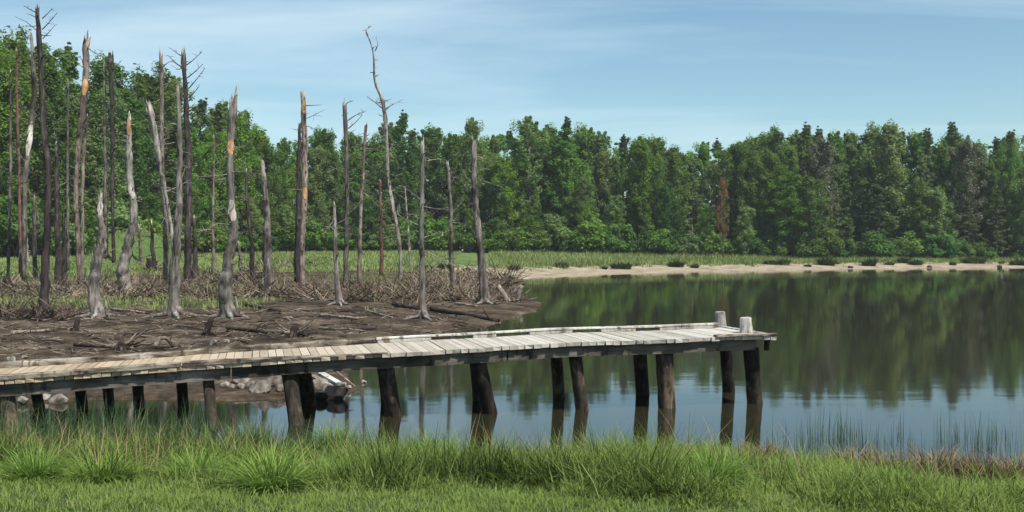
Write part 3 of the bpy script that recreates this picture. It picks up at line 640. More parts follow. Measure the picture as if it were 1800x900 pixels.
# tangles of dead sticks: uncountable
def sticks(name, n, sampler, Lr, wpx, mt, label, seed, zup=(.0, .6)):
    r_ = np.random.default_rng(seed); XY = np.array([sampler(r_) for i in range(n)]); XY = XY[lake_sd(XY[:, 0], XY[:, 1]) > .1]; n = len(XY)
    x, y = XY.T; z = terrain(x, y)+.01; L = r_.uniform(*Lr, n)*(.6+y/90); a = r_.uniform(0, 6.28, n); el = r_.uniform(0, 1, n)**1.5*(zup[1]-zup[0])+zup[0]
    d = np.stack([np.cos(a)*np.cos(el), np.sin(a)*.6*np.cos(el), np.sin(el)], 1)*L[:, None]; p = np.stack([x, y, z], 1)
    w_ = wpx*y/F*r_.uniform(.5, 1.3, n)/2; P = [p-d*.1, p+d*.5+r_.normal(0, .05, (n, 3))*L[:, None], p+d]
    u = np.cross(d, r_.normal(0, 1, (n, 3))); u /= np.linalg.norm(u, axis=1)[:, None]; v = np.cross(d/L[:, None], u); v /= np.linalg.norm(v, axis=1)[:, None]
    V = np.zeros((n, 9, 3))
    for j in range(3):
        for k in range(3): V[:, j*3+k] = P[j]+(u*math.cos(k*2.094)+v*math.sin(k*2.094))*(w_*(1, .8, .35)[j])[:, None]
    q = np.array([[j*3+k, j*3+(k+1) % 3, j*3+3+(k+1) % 3, j*3+3+k] for j in range(2) for k in range(3)])[None]+(np.arange(n)*9)[:, None, None]
    o = link(name, np_mesh(name, V.reshape(-1, 3), q.reshape(-1, 4)), M[mt]); tag(o, label, 'brushwood', kind='stuff')
def band(px0, px1, y0, y1):
    def f(r_):
        px = r_.uniform(px0, px1); py = r_.uniform(y0, y1); D = 2.25*F/(py-HZ); return (px-900)/F*D, D
    return f
def clumpy(f, sc, thr):
    def g(r_):
        for _ in range(30):
            x, y = f(r_)
            if fbm(np.array([x*sc]), np.array([y*sc*.5]), 2, 55)[0] > thr: return x, y
        return x, y
    return g
sticks('brushwood', 4300, clumpy(lambda r_: (band(430, 905, 486, 545) if r_.random() < .62 else band(-60, 430, 497, 556))(r_), .22, .53), (.25, 1.5), 1.7, 'twig', 'tangle of dead sticks among the dead trunks', 31, (0, 1.0))
sticks('dark_brushwood', 1500, clumpy(lambda r_: (band(430, 905, 484, 550) if r_.random() < .62 else band(-60, 430, 492, 560))(r_), .22, .55), (.25, 1.2), 2.8, 'drift_dark', 'dark rotten sticks tangled low among the dead trunks', 37, (0, .6))
sticks('driftwood_litter', 1300, band(-80, 800, 535, 632), (.08, .5), 1.3, 'drift', 'small sticks and bark litter strewn over the bare mud', 32, (0, .35))
sticks('dark_driftwood_litter', 900, band(-80, 880, 500, 630), (.15, .6), 2.6, 'drift_dark', 'dark rotten wood pieces strewn over the mud', 33, (0, .25))

# ------------------------------------------------------------------ rocks
def rock(px, py, wpx, hpx, mt, label, seed, deep=.8, z0=None, group=None, D=None):
    r_ = np.random.default_rng(seed+900)
    if D: g = Vector(((px-900)/F*D, D, max(tz((px-900)/F*D, D), 0)))
    else: g = ground_hit(px, py+hpx*.4)
    k = F/g.y; a, b, c = wpx/k/2*1.15, wpx/k/2*deep*1.1, hpx/k/2*1.35
    P = r_.normal(0, 1, (16, 3)); P /= np.linalg.norm(P, axis=1)[:, None]; P = np.sign(P)*np.abs(P)**.7*np.array([a, b, c*1.15])
    bm = bmesh.new()
    for p in P: bm.verts.new(p)
    bmesh.ops.convex_hull(bm, input=bm.verts); 
    for v in [v for v in bm.verts if not v.link_faces]: bm.verts.remove(v)
    bmesh.ops.bevel(bm, geom=list(bm.edges), offset=min(a, c)*.12, segments=1, affect='EDGES')
    me = bpy.data.meshes.new('rock'); bm.to_mesh(me); bm.free()
    o = link('rock', me, M[mt], None, (g.x, g.y, g.z+c*.55)); o.rotation_euler = (r_.uniform(-.15, .15), r_.uniform(-.2, .2), 0)
    tag(o, label, 'rock', group)
rk = [
 (395, 677, 17, 9, 'rock_white', 'small white rock, leftmost of the heap under the pier'),
 (408, 680, 9, 6, 'rock', 'tiny pale rock beside the white one under the pier'),
 (424, 668, 30, 11, 'rock', 'flat grey rock at the back of the heap, left part'),
 (423, 680, 15, 8, 'rock_white', 'small pale rock in front of the flat grey one'),
 (440, 675, 18, 10, 'rock', 'grey rock left of the big tilted slab'),
 (457, 681, 36, 20, 'rock', 'big tilted pale slab under the pier, left of the block'),
 (481, 671, 30, 19, 'rock', 'upright pale square block left of the paired piles'),
 (497, 683, 22, 12, 'rock', 'pale rock just behind the leaning near pile'),
 (562, 676, 30, 18, 'rock', 'angular pale slab right of the paired piles'),
 (576, 684, 26, 14, 'rock', 'pale wedge-shaped rock above the black boulder'),
 (548, 665, 24, 12, 'rock', 'grey rock hidden partly behind the far pile of the pair'),
 (600, 677, 20, 8, 'rock', 'flat pale rock at the right end of the heap'),
 (611, 681, 13, 7, 'rock_white', 'small white rock at the water end of the heap'),
 (640, 680, 9, 5, 'rock_white', 'lone tiny white stone in the water right of the heap'),
 (588, 693, 48, 22, 'rock_dark', 'large black boulder at the waterline under the pier'),
 (558, 697, 34, 18, 'rock_dark', 'black rock left of the large black boulder'),
 (40, 704, 17, 10, 'rock_white', 'white rock at the far left under the pier'),
 (73, 697, 30, 11, 'rock', 'flat grey rock at the far left with dark underside'),
 (67, 707, 13, 7, 'rock_white', 'small white rock in front of the flat grey one, far left'),
 (103, 703, 30, 15, 'rock', 'grey slab at far left beside the first small pile'),
 (375, 603, 14, 9, 'rock_white', 'pale rock on the mud below the right leaning stump'),
 (399, 600, 9, 5, 'rock_white', 'tiny pale rock right of the one below the stump'),
 (20, 632, 16, 8, 'rock_white', 'pale pinkish rock on the mud at the left photo edge'),
 (43, 628, 10, 5, 'rock_white', 'tiny pale rock right of the pinkish one at left edge'),
 (512, 690, 18, 9, 'rock', 'pale rock between the two paired piles'),
]
for i, a in enumerate(rk): rock(*a[:5], a[5], i, group='rocks heaped along the muddy shore', D=(21.2 if i == 13 else None))
for i, (px, py) in enumerate(((1495, 470), (1634, 469), (1757, 469))):
    rock(px, py, 9, 4, 'rock_dark', 'small dark rock on the far sand bank, %s of three' % ('left', 'middle', 'right')[i], 60+i, group='dark rocks on the sand bank')
# boards leaning over the heap
def board(pa, pb, Da, Db, w_, th, mt, label, seed):
    A = at(pa[0], pa[1], Da); B = at(pb[0], pb[1], Db); t = thing_at('driftwood_board', (A+B)/2, label, 'board')
    d = (B-A).normalized(); up = Vector((0, 0, 1)); sd = d.cross(up).normalized(); u2 = sd.cross(d)
    V = []; r_ = np.random.default_rng(seed)
    for i in range(5):
        c = A.lerp(B, i/4)
        for (s1, s2) in ((-1, -1), (1, -1), (1, 1), (-1, 1)): V.append(np.array(c+sd*(s1*w_/2)+u2*(s2*th/2))+r_.uniform(-.008, .008, 3))
    Fs = [(3, 2, 1, 0), (16, 17, 18, 19)]
    for i in range(4):
        for k in range(4): Fs.append((i*4+k, i*4+(k+1) % 4, i*4+4+(k+1) % 4, i*4+4+k))
    mb = MB(); mb.add(V, Fs); o = part_mesh('plank', mb, mt, t)
board((552, 650), (598, 676), 21.2, 20.4, .13, .05, 'post', 'pale old board leaning over the rocks, upper one', 1)
board((548, 660), (590, 684), 20.9, 20.1, .11, .05, 'drift', 'grey old board under the paler one on the rocks', 2)
board((590, 652), (624, 680), 20.8, 20.3, .03, .03, 'twig', 'thin stick propped against the right end of the rocks', 3)

# ------------------------------------------------------------------ grass
def blades(px, py, pz_, L, lean, az, wd, seg=3, tint=None):
    """arrays of blade roots, lengths, lean angle, azimuth, width -> verts, quads, tint"""
    n = len(px); ts = np.linspace(0, 1, seg+1)
    V = np.zeros((n, seg+1, 2, 3))
    ca, sa = np.cos(az), np.sin(az)
    wa = az+math.pi/2+rng.uniform(-.6, .6, n)
    for j, t in enumerate(ts):
        ln = lean*(.35+.65*t)                      # bends over with height
        hx = L*t*np.sin(ln); hz = L*t*np.cos(ln)
        cx = px+hx*ca; cy = py+hx*sa; cz = pz_+hz
        w_ = wd*(1-t**1.5)*.5+.0004
        for s_, sg in ((0, -1), (1, 1)):
            V[:, j, s_, 0] = cx+sg*w_*np.cos(wa); V[:, j, s_, 1] = cy+sg*w_*np.sin(wa); V[:, j, s_, 2] = cz
    base = (np.arange(n)*(seg+1)*2)[:, None, None]
    q = np.array([[2*j, 2*j+1, 2*j+3, 2*j+2] for j in range(seg)])[None]
    Fq = (base+q).reshape(-1, 4)
    tt = np.repeat(tint if tint is not None else rng.random(n), (seg+1)*2)
    return V.reshape(-1, 3), Fq, tt
def tufted(n_t, per, X, Y, Z, H, spread, wd, leanmax=1.0, tint_base=None):
    nt_ = len(X); ix = np.repeat(np.arange(nt_), per); n = len(ix)
    r = spread[ix]*np.sqrt(rng.random(n)); a = rng.uniform(0, 6.283, n)
    x = X[ix]+r*np.cos(a); y = Y[ix]+r*np.sin(a); z = Z[ix]-.01
    L = H[ix]*rng.uniform(.5, 1.12, n); az = a+rng.normal(0, .8, n)
    lean = np.abs(rng.normal(.1, .38, n))+(r/(spread[ix]+1e-6))*leanmax*.55
    tb = tint_base[ix] if tint_base is not None else .5
    tint = np.clip(tb+rng.normal(0, .3, n), 0, 1.0)
    return x, y, z, L, np.clip(lean, 0, 1.45), az, wd*rng.uniform(.6, 1.4, n), tint
def grass_obj(name, arr, mt, label, seg=3, cat='grass'):
    x, y, z, L, lean, az, wd, tint = arr
    V, Fq, tt = blades(x, y, z, L, lean, az, wd, seg, tint)
    o = link(name, np_mesh(name, V, Fq, False, {'tint': tt}), M[mt]); tag(o, label, cat, kind='stuff'); return o
def sample_near(n, y0, y1, spanl=-.62, spanr=.62):
    y = np.sqrt(rng.uniform(y0**2, y1**2, n)); x = rng.uniform(spanl, spanr, n)*y; return x, y
# tall shore grass
x, y = sample_near(10500, 7.6, 15.2); d = lake_sd(x, y); nz = fbm(x*1.0, y*1.3, 3, 40)
lawn = 9.55+.35*np.sin(x*.9)-1.6*sstep(-.6, 1.6, x)
keep = (d > -.12) & ~((y > 13.0) & (x > 1.5) & (x < 3.4)) & (y > lawn-.1) & ((nz > .44) | (rng.random(len(x)) < .3)); x, y, nz = x[keep], y[keep], nz[keep]
hh = (.09+.40*sstep(.36, .7, nz))*rng.uniform(.65, 1.35, len(x))*(1-.3*sstep(3, 7, x))*sstep(lawn[keep]-.5, lawn[keep]+1.0, y)*(1-.5*sstep(1.4, 0, d[keep]))*(1-.55*sstep(2, 5, x))+.05
arr = tufted(0, 24, x, y, terrain(x, y), hh, rng.uniform(.05, .15, len(x)), .0105, 1.6, np.clip(-.22+1.55*fbm(x*.9, y*.9, 3, 44)-.25*sstep(-2, -5, x)*sstep(11, 13, y), 0, .85))
grass_obj('tall_grass', arr, 'blade', 'tall tangled green grass along the near shore')
# straw stalks among it
x, y = sample_near(1400, 10.0, 14.6); d = lake_sd(x, y); keep = (d > -.05) & (fbm(x*.8, y*.8, 2, 61) > .42); x, y = x[keep], y[keep]
arr = tufted(0, 3, x, y, terrain(x, y), rng.uniform(.35, .75, len(x)), np.full(len(x), .1), .007, .8, np.full(len(x), .6))
grass_obj('dry_grass_stalks', arr, 'straw', 'long dry straw stalks sticking out of the green grass')
x, y = sample_near(1500, 8.4, 14.2); d = lake_sd(x, y); keep = (d > .2) & (y > 9.4-1.2*sstep(-.6, 1.6, x)); x, y = x[keep], y[keep]
arr = tufted(0, 3, x, y, terrain(x, y), rng.uniform(.3, .62, len(x)), np.full(len(x), .08), .008, 1.0, np.full(len(x), .8))
grass_obj('stray_grass_blades', arr, 'blade', 'long stray light green blades arching over the shore grass')
# mown lawn strip
x, y = sample_near(9000, 6.3, 10.4); keep = y < 10.2+.35*np.sin(x*.9)-1.5*sstep(-.6, 1.6, x); x, y = x[keep], y[keep]
arr = tufted(0, 12, x, y, terrain(x, y), rng.uniform(.05, .11, len(x)), np.full(len(x), .09), .007, 1.2, np.clip(.45+.6*fbm(x*.9, y*.9, 3, 71), 0, .88))
grass_obj('lawn', arr, 'blade', 'short lawn grass at the bottom edge of the photo', 2)
# reeds standing in the shallow water at the right
def reed_pts(n):
    px = rng.uniform(1340, 1950, n); py = rng.uniform(765, 835, n)
    D = CAMH*F/(py-HZ); x = (px-900)/F*D; k = fbm(x*2.2, D*2.2, 2, 81); m_ = k > .47; return x[m_], D[m_]
x, y = reed_pts(520)
arr = tufted(0, 5, x, y, np.zeros(len(x))-.05, rng.uniform(.12, .6, len(x)), np.full(len(x), .12), .005, .12, np.full(len(x), .45))
arr = (*arr[:4], arr[4]*.35, *arr[5:])
grass_obj('reeds', arr, 'reed', 'thin upright reeds standing in the shallow water at right', 3, 'reeds')
x, y = sample_near(4200, 12.0, 15.8, -.62, .1); d = lake_sd(x, y); keep = (d > -.9) & (d < .5) & (x < -1.0) & (rng.random(len(x)) < .75-.5*np.maximum(-d, 0)); x, y = x[keep], y[keep]
arr = tufted(0, 8, x, y, np.maximum(terrain(x, y), -.1), rng.uniform(.2, .6, len(x))*(1+.45*sstep(-2.5, -4.5, x)), np.full(len(x), .1), .008, .5, np.full(len(x), .4))
grass_obj('shore_reeds', arr, 'reed', 'dark green reeds at the waterline below the pier', 3, 'reeds')

# sedge clumps: things
def clump_mesh(name, n, H, spread, wd, leanmax, tb=.5):
    arr = tufted(0, n, np.array([0.]), np.array([0.]), np.array([0.]), np.array([H]), np.array([spread]), wd, leanmax, np.array([tb]))
    V, Fq, tt = blades(*arr[:7], 3, arr[7]); return np_mesh(name, V, Fq, False, {'tint': tt})
cl = [clump_mesh('sedge_clump', 620, .52, .17, .010, 1.7, .55), clump_mesh('sedge_clump', 520, .44, .2, .010, 1.9, .45), clump_mesh('sedge_clump', 450, .38, .16, .009, 1.5, .6)]
for i, (px, py, k, s_, lb) in enumerate([(480, 868, 0, 1.1, 'bright green spiky clump in front of the lawn, left of centre'), (600, 858, 1, 1.1, 'bright green clump beside a dark hollow, left of centre'),
        (760, 822, 0, 1.05, 'big leafy green clump below the leaning near pile pair'), (700, 845, 2, 1.0, 'lower green clump left under the big leafy one'), (880, 835, 1, .9, 'green clump below the middle of the pier'),
        (1000, 840, 2, 1.1, 'green clump under the two middle piles'), (1120, 850, 1, 1, 'green clump below the mud patch, left'), (1250, 860, 0, 1, 'green clump below the lake end piles'),
        (1400, 850, 2, 1.1, 'green clump right of the pier end at the shore'), (430, 790, 1, 1.0, 'green clump at the waterline left of the leaning pile'), (590, 795, 0, .95, 'green clump at the waterline right of the leaning pile'),
        (340, 845, 2, 1.1, 'low green clump at the lawn edge, left'), (180, 850, 1, 1.05, 'low green clump at the lawn edge, further left'), (60, 845, 2, 1.1, 'low green clump at the lawn edge, left corner')]):
    g = ground_hit(px, py); o = link('sedge_clump', cl[k], M['sedge'], None, g); o.scale = (s_, s_, s_*.9); o.rotation_euler.z = i*1.3
    tag(o, lb, 'sedge clump', 'bright sedge clumps in the shore grass')
dc = clump_mesh('dead_sedge_clump', 420, .3, .2, .008, 1.6, .3)
for i, (px, py, s_, lb) in enumerate([(1500, 838, 1.0, 'brown dead clump at the waterline, first right of the pier end'), (1565, 840, .9, 'brown dead clump touching the first one at its right'), (1640, 850, 1.1, 'reddish brown dead clump, middle of the right waterline'),
        (1725, 850, 1.0, 'brown dead clump near the right photo edge'), (1790, 842, .9, 'brown dead clump cut by the right photo edge'), (1340, 815, .9, 'straw coloured dead clump under the pier end'), (890, 790, .8, 'straw coloured dead clump below the middle piles')]):
    yy = np.arange(8, 15, .05); dd = lake_sd((px-900)/F*yy, yy); j_ = int(np.argmax(dd < .15)); g = Vector(((px-900)/F*yy[j_], yy[j_], 0)); o = link('dead_sedge_clump', dc, M['straw'], None, g); o.scale = (s_*1.7, s_*1.2, s_*(1.35 if px > 1450 else 1.0)); o.rotation_euler.z = i*1.7
    tag(o, lb, 'sedge clump', 'brown dead clumps along the near waterline')

# meadow and marsh grass on the far side
def sample_far(n, y0, y1, kl, kr):
    y = rng.uniform(y0, y1, n); x = rng.uniform(kl, kr, n)*y; return x, y
x, y = sample_far(30000, 78, 186, -.58, .06); me_ = meadow_edge(x); fw = farw(x, y); keep = (fw < .5) & (y > me_-3) & (lake_sd(x, y) > 0); x, y = x[keep], y[keep]
hh = .22+.5*fbm(x*.3, y*.3, 3, 90)*(1-.6*sstep(-20, -40, x))
arr = tufted(0, 3, x, y, terrain(x, y), hh, np.full(len(x), .35), .07, .6, np.clip(fbm(x*.15, y*.15, 3, 91)+.1, 0, .9))
grass_obj('meadow_grass', arr, 'marsh', 'pale green meadow grass behind the dead trunks', 2)
x, y = sample_far(52000, 95, 200, -.02, .58); d = lake_sd(x, y); keep = (farw(x, y) >= .5) & (d > 10+9*(fbm(x*.7, y*.7, 3, 93)-.5)) & (y < 195); x, y = x[keep], y[keep]
hh = .35+.8*fbm(x*.25, y*.25, 3, 95)
arr = tufted(0, 3, x, y, terrain(x, y), hh, np.full(len(x), .4), .09, .5, np.clip(fbm(x*.12, y*.12, 3, 96), 0, .9))
grass_obj('marsh_grass', arr, 'marsh', 'tall pale green marsh grass on top of the sand bank', 2)
x, y = sample_far(7000, 42, 92, -.55, -.03); d = lake_sd(x, y); keep = (d > .5) & (fbm(x*.25, y*.25, 3, 98) > .56-.1*sstep(-.2, -.3, x/y)) ; x, y = x[keep], y[keep]
arr = tufted(0, 6, x, y, terrain(x, y), rng.uniform(.12, .4, len(x)), np.full(len(x), .3), .03, .7, np.full(len(x), .55))
grass_obj('sparse_green_grass', arr, 'marsh', 'sparse green grass sprouting between the dead trunks', 2)
# dark tufts on the sand bank edge
tf = [clump_mesh('grass_tuft', 300, .95, .5, .10, 1.3, .3), clump_mesh('grass_tuft', 300, .75, .65, .10, 1.3, .3)]
tx = [(903, 468), (987, 467), (1063, 465), (1092, 464), (1122, 464), (1188, 461), (1221, 461), (1355, 458), (1378, 458), (1420, 457), (1453, 457), (1470, 457), (1528, 456), (1563, 456), (1588, 456), (1610, 456), (1675, 456), (1712, 455), (1760, 455), (1790, 455), (820, 474), (745, 472), (780, 470)]
ords = ['first', 'second', 'third', 'fourth', 'fifth', 'sixth', 'seventh', 'eighth', 'ninth', 'tenth', 'eleventh', 'twelfth', 'thirteenth', 'fourteenth', 'fifteenth', 'sixteenth', 'seventeenth', 'eighteenth', 'nineteenth', 'twentieth']
for i, (px, py) in enumerate(tx):
    if i < 20:
        yy = np.arange(85, 200, .25); dd = lake_sd((px-900)/F*yy, yy); j_ = int(np.argmax(dd > 8.4+1.8*math.sin(i*1.9))); g = Vector(((px-900)/F*yy[j_], yy[j_], 0)); g.z = tz(g.x, g.y)
    else: g = ground_hit(px, py+3)
    o = link('grass_tuft', tf[i % 2], M['tuft'], None, g); sc = (.95+.5*math.sin(i*2.7))*g.y/135; o.scale = (sc*1.25, sc, sc); o.rotation_euler.z = i*.9
    if i < 20: lb = '%s dark grass tuft from the left along the sand bank edge' % ords[i]
    else: lb = ['dark tuft behind the rightmost dead trunk', 'dark tuft behind the frontmost silver dead trunk', 'dark tuft left of the grey forked dead trunk foot'][i-20]
    tag(o, lb, 'grass tuft', 'dark grass tufts on the bank edge')

# ------------------------------------------------------------------ forest
def leaf_cloud(cent, rad, per, size, r_, flat=.8, up=.65):
    """cent (K,3), rad (K,), leaf clumps as small rhombic faces spread through each lobe"""
    K = len(cent); ix = np.repeat(np.arange(K), per); n = len(ix)
    v = r_.normal(0, 1, (n, 3)); v /= np.linalg.norm(v, axis=1)[:, None]
    rr = rad[ix]*(r_.random(n)**.45); p = cent[ix]+v*rr[:, None]*np.array([1, 1, flat])
    nrm = v*.8+r_.normal(0, .5, (n, 3)); nrm[:, 2] += up; nrm[:, 1] -= 0; nrm /= np.linalg.norm(nrm, axis=1)[:, None]
    a = np.cross(nrm, r_.normal(0, 1, (n, 3))); a /= np.linalg.norm(a, axis=1)[:, None]; b = np.cross(nrm, a)
    s = size*r_.uniform(.5, 1.3, n)[:, None]
    V = np.stack([p-a*s, p-b*s*.55, p+a*s, p+b*s*.55], 1).reshape(-1, 3)
    return V, np.arange(n*4).reshape(n, 4)
def make_tree(kind, seed):
    """unit tree of height 20"""
    r_ = np.random.default_rng(seed); H = 20.
    tb = MB(); lean = r_.normal(0, .5, 2)
    tp = np.array([(lean[0]*t**2, lean[1]*t**2, H*t) for t in np.linspace(0, .95, 9)]); tp[:, :2] += r_.normal(0, .12, (9, 2))
    tb.add(*tube(tp, np.linspace(.30, .05, 9), 8, .05, 0, 0, seed))
    cents = []; rads = []
    if kind == 'broad': R0, low, nb = 3.3, .12, 42
    elif kind == 'narrow': R0, low, nb = 2.3, .1, 38
    elif kind == 'airy': R0, low, nb = 3.0, .22, 34
    elif kind == 'pine': R0, low, nb = 2.1, .12, 46
    for i in range(nb):
        t = low+(1-low)*(i+.5)/nb; u = (t-low)/(1-low)
        if kind == 'pine': rr = R0*(1-u)**.8+.35
        else: rr = R0*(math.sin(math.pi*(.18+.78*u))**.7)*r_.uniform(.65, 1.12)
        a = i*2.4+r_.uniform(-.5, .5); c0 = np.array([np.interp(t*H*.95, tp[:, 2], tp[:, k]) for k in (0, 1)]+[t*H*.93])
        e_ = c0+np.array([math.cos(a)*rr, math.sin(a)*rr, (.15 if kind == 'pine' else .75)*rr+r_.uniform(-.2, .8)])
        tb.add(*tube([c0-[0, 0, .25*rr*(kind != 'pine')], (c0+e_)/2+[0, 0, .1], e_], [.07, .045, .015], 4, 0, 0, 0, 0, False))
        for f in ((.45, .95) if kind != 'pine' else (.4, .7, 1.0)):
            cc = c0+(e_-c0)*f+r_.normal(0, .22, 3); cents.append(cc)
            rads.append((r_.uniform(.55, .95) if kind != 'pine' else r_.uniform(.3, .5))*(1.0 if kind != 'airy' else .8))
            if kind in ('broad', 'narrow') and r_.random() < .35: cents.append(cc+r_.normal(0, .8, 3)); rads.append(r_.uniform(.4, .7))
    for j in range(7):
        o_ = r_.normal(0, .7 if kind != 'pine' else .25, 2); h_ = r_.uniform(-.2, 1.2)-.5*abs(o_).sum()
        for q in range(4): cents.append(tp[-1]+[o_[0]*(1-.2*q), o_[1]*(1-.2*q), h_-.5*q]); rads.append((.24+.15*q) if kind != 'pine' else .10+.13*q)
    cents = np.array(cents); rads = np.array(rads)
    per = {'broad': 125, 'narrow': 115, 'airy': 80, 'pine': 60}[kind]
    V, Fq = leaf_cloud(cents, rads, per, (.165 if kind != 'pine' else .15), r_, 1.45 if kind != 'pine' else .8)
    return tb.mesh('trunk', True), np_mesh('crown', V, Fq)
LIB = {}
for kd, seeds in (('broad', (11, 12, 13, 14)), ('narrow', (21, 22, 23)), ('airy', (31, 32)), ('pine', (41, 42, 43))):
    LIB[kd] = [make_tree(kd, s_) for s_ in seeds]
def make_shrub(seed):
    r_ = np.random.default_rng(seed); K = 26
    a = r_.uniform(0, 6.28, K); q = r_.random(K)**.5*1.5; h = r_.uniform(.3, 1, K)*(1-.3*(q/1.5)**2)*3.2
    cents = np.stack([np.cos(a)*q, np.sin(a)*q, h], 1); rads = r_.uniform(.45, .85, K)
    tb = MB()
    for c in cents[::3]: tb.add(*tube([(0, 0, -.1), (c[0]*.4, c[1]*.4, c[2]*.6), tuple(c)], [.07, .05, .02], 5, 0, 0, 0, 0, False))
    V, Fq = leaf_cloud(cents, rads, 110, .15, r_, .8); return tb.mesh('stems', True), np_mesh('foliage', V, Fq)
SH = [make_shrub(s_) for s_ in (51, 52, 53)]
LM = [(18, 'the left photo edge'), (68, 'the tallest dark dead trunk'), (120, 'the very thin pale trunk'), (151, 'the ragged orange scarred trunk'), (196, 'the flat-topped dark trunk'), (228, 'the middle S-curved trunk'),
      (284, 'the pinkish tall trunk'), (325, 'the dark twiggy trunk'), (376, 'the very thin pinkish trunk'), (408, 'the thickest curved trunk'), (465, 'the lone stout tapering trunk'), (533, 'the close trunk pair'), (588, 'the slender short silver trunk'), (610, 'the hooked-top trunk'),
      (668, 'the short reddish trunk'), (700, 'the twisting pale tree'), (742, 'the frontmost silver trunk'), (791, 'the grey forked trunk'), (836, 'the rightmost dead trunk'), (905, 'the stumps on the mud point'), (980, 'the third pile pair'), (1063, 'the third dark bank tuft'), (1125, 'the second pile pair'),
      (1190, 'the sixth dark bank tuft'), (1270, 'the rusty tree and mooring posts'), (1350, 'the lake corner of the pier'), (1440, 'the left grey-brown crown'), (1495, 'the left dark sand bank rock'), (1565, 'the tall pale green crown'), (1634, 'the middle dark sand bank rock'), (1705, 'the right grey-brown crown'), (1757, 'the right dark sand bank rock'), (1800, 'the right photo edge')]
used_labels = set()
def place_label(look, row, px):
    if px < 0 or px > 1800:
        return '%s in the forest beyond the %s photo edge' % (look, 'left' if px < 0 else 'right')
    m_ = min(LM, key=lambda q: abs(q[0]-px)); dx = px-m_[0]
    w_ = 'in line with' if abs(dx) < 9 else ('just left of' if dx < 0 else 'just right of')
    lb = '%s, %s, %s %s' % (look, row, w_, m_[1])
    if lb in used_labels: lb = lb.replace('just left of', 'farther left of').replace('just right of', 'farther right of').replace('in line with', 'closely beside')
    if lb in used_labels: lb = lb.replace('farther', 'well')
    used_labels.add(lb); return lb
topx = np.array([-200, 0, 60, 110, 170, 210, 290, 350, 400, 450, 485, 540, 600, 650, 700, 760, 830, 880, 930, 1000, 1060, 1130, 1180, 1230, 1300, 1360, 1420, 1480, 1550, 1600, 1670, 1740, 1800, 2100])
topy = np.array([30, 52, 85, 82, 110, 140, 140, 178, 185, 200, 232, 225, 222, 228, 205, 215, 222, 215, 203, 215, 222, 230, 252, 245, 232, 225, 212, 232, 215, 232, 215, 232, 212, 215])
def treeD(px): return float(np.interp(px, [-200, 0, 100, 200, 300, 400, 500, 600, 1000, 1300, 1800, 2100], [104, 112, 119, 129, 139, 151, 163, 170, 172, 178, 184, 190]))
leafs = {'broad': ['leaf_mid', 'leaf_mid', 'leaf_dark', 'leaf_fresh'], 'narrow': ['leaf_mid', 'leaf_pale', 'leaf_dark'], 'airy': ['leaf_pale', 'leaf_mid'], 'pine': ['leaf_pine']}
words = {'leaf_mid': 'mid green', 'leaf_dark': 'dark green', 'leaf_pale': 'pale green', 'leaf_fresh': 'fresh green', 'leaf_pine': 'blue-green', 'leaf_rust': 'rusty orange', 'leaf_greyish': 'grey-brown'}
kw = {'broad': 'broad tree', 'narrow': 'slim tree', 'airy': 'airy tree', 'pine': 'pine'}
mesh_cache = {}
def with_mat(me, mt):
    k = (me.name, mt)
    if k not in mesh_cache:
        c = me.copy(); c.materials.clear(); c.materials.append(M[mt]); mesh_cache[k] = c
    return mesh_cache[k]
tr = np.random.default_rng(77)
def plant_tree(kind, px, ytop, D, row, leaf=None, wide=1, name=None, look=None):
    x = (px-900)/F*D; z = max(tz(x, D), .3); H = CAMH-z+(HZ-ytop)/F*D
    tm, cm = LIB[kind][tr.integers(len(LIB[kind]))]; lf = leaf or leafs[kind][tr.integers(len(leafs[kind]))]
    nm = name or ('pine_tree' if kind == 'pine' else 'leafy_tree')
    t = empty(nm, (x, D, z-.1), tr.uniform(0, 6.28)); tag(t, place_label(look or (words[lf]+' '+kw[kind]), row, px), 'tree', 'trees of the far forest')
    s_ = H/20.6; t.scale = (s_*wide, s_*wide, s_)
    link('trunk', with_mat(tm, 'bark_live'), None, t); link('crown', with_mat(cm, lf), None, t)
    return t
kinds = ['broad', 'narrow', 'broad', 'airy', 'narrow', 'broad', 'pine', 'narrow']
px = -130; i = 0
while px < 1960:
    kd = kinds[(i*5+i//7) % 8]; 
    if px > 1350 and tr.random() < .5: kd = tr.choice(['pine', 'narrow'])
    yt = np.interp(px, topx, topy)+tr.uniform(8, 60)
    plant_tree(kd, px, yt, treeD(px)+tr.uniform(0, 5), 'forest front row', wide=tr.uniform(1.0, 1.25))
    px += tr.uniform(30, 42)*150/treeD(px); i += 1
px = -150
while px < 1980:
    kd = kinds[(i*3+i//5) % 8]; yt = np.interp(px, topx, topy)+tr.uniform(-6, 16)-18*(px < 460)-14*(1150 < px < 1260)
    plant_tree(kd, px, yt, treeD(px)+tr.uniform(8, 14), 'forest second row', wide=tr.uniform(1.1, 1.4))
    px += tr.uniform(34, 46)*150/treeD(px); i += 1
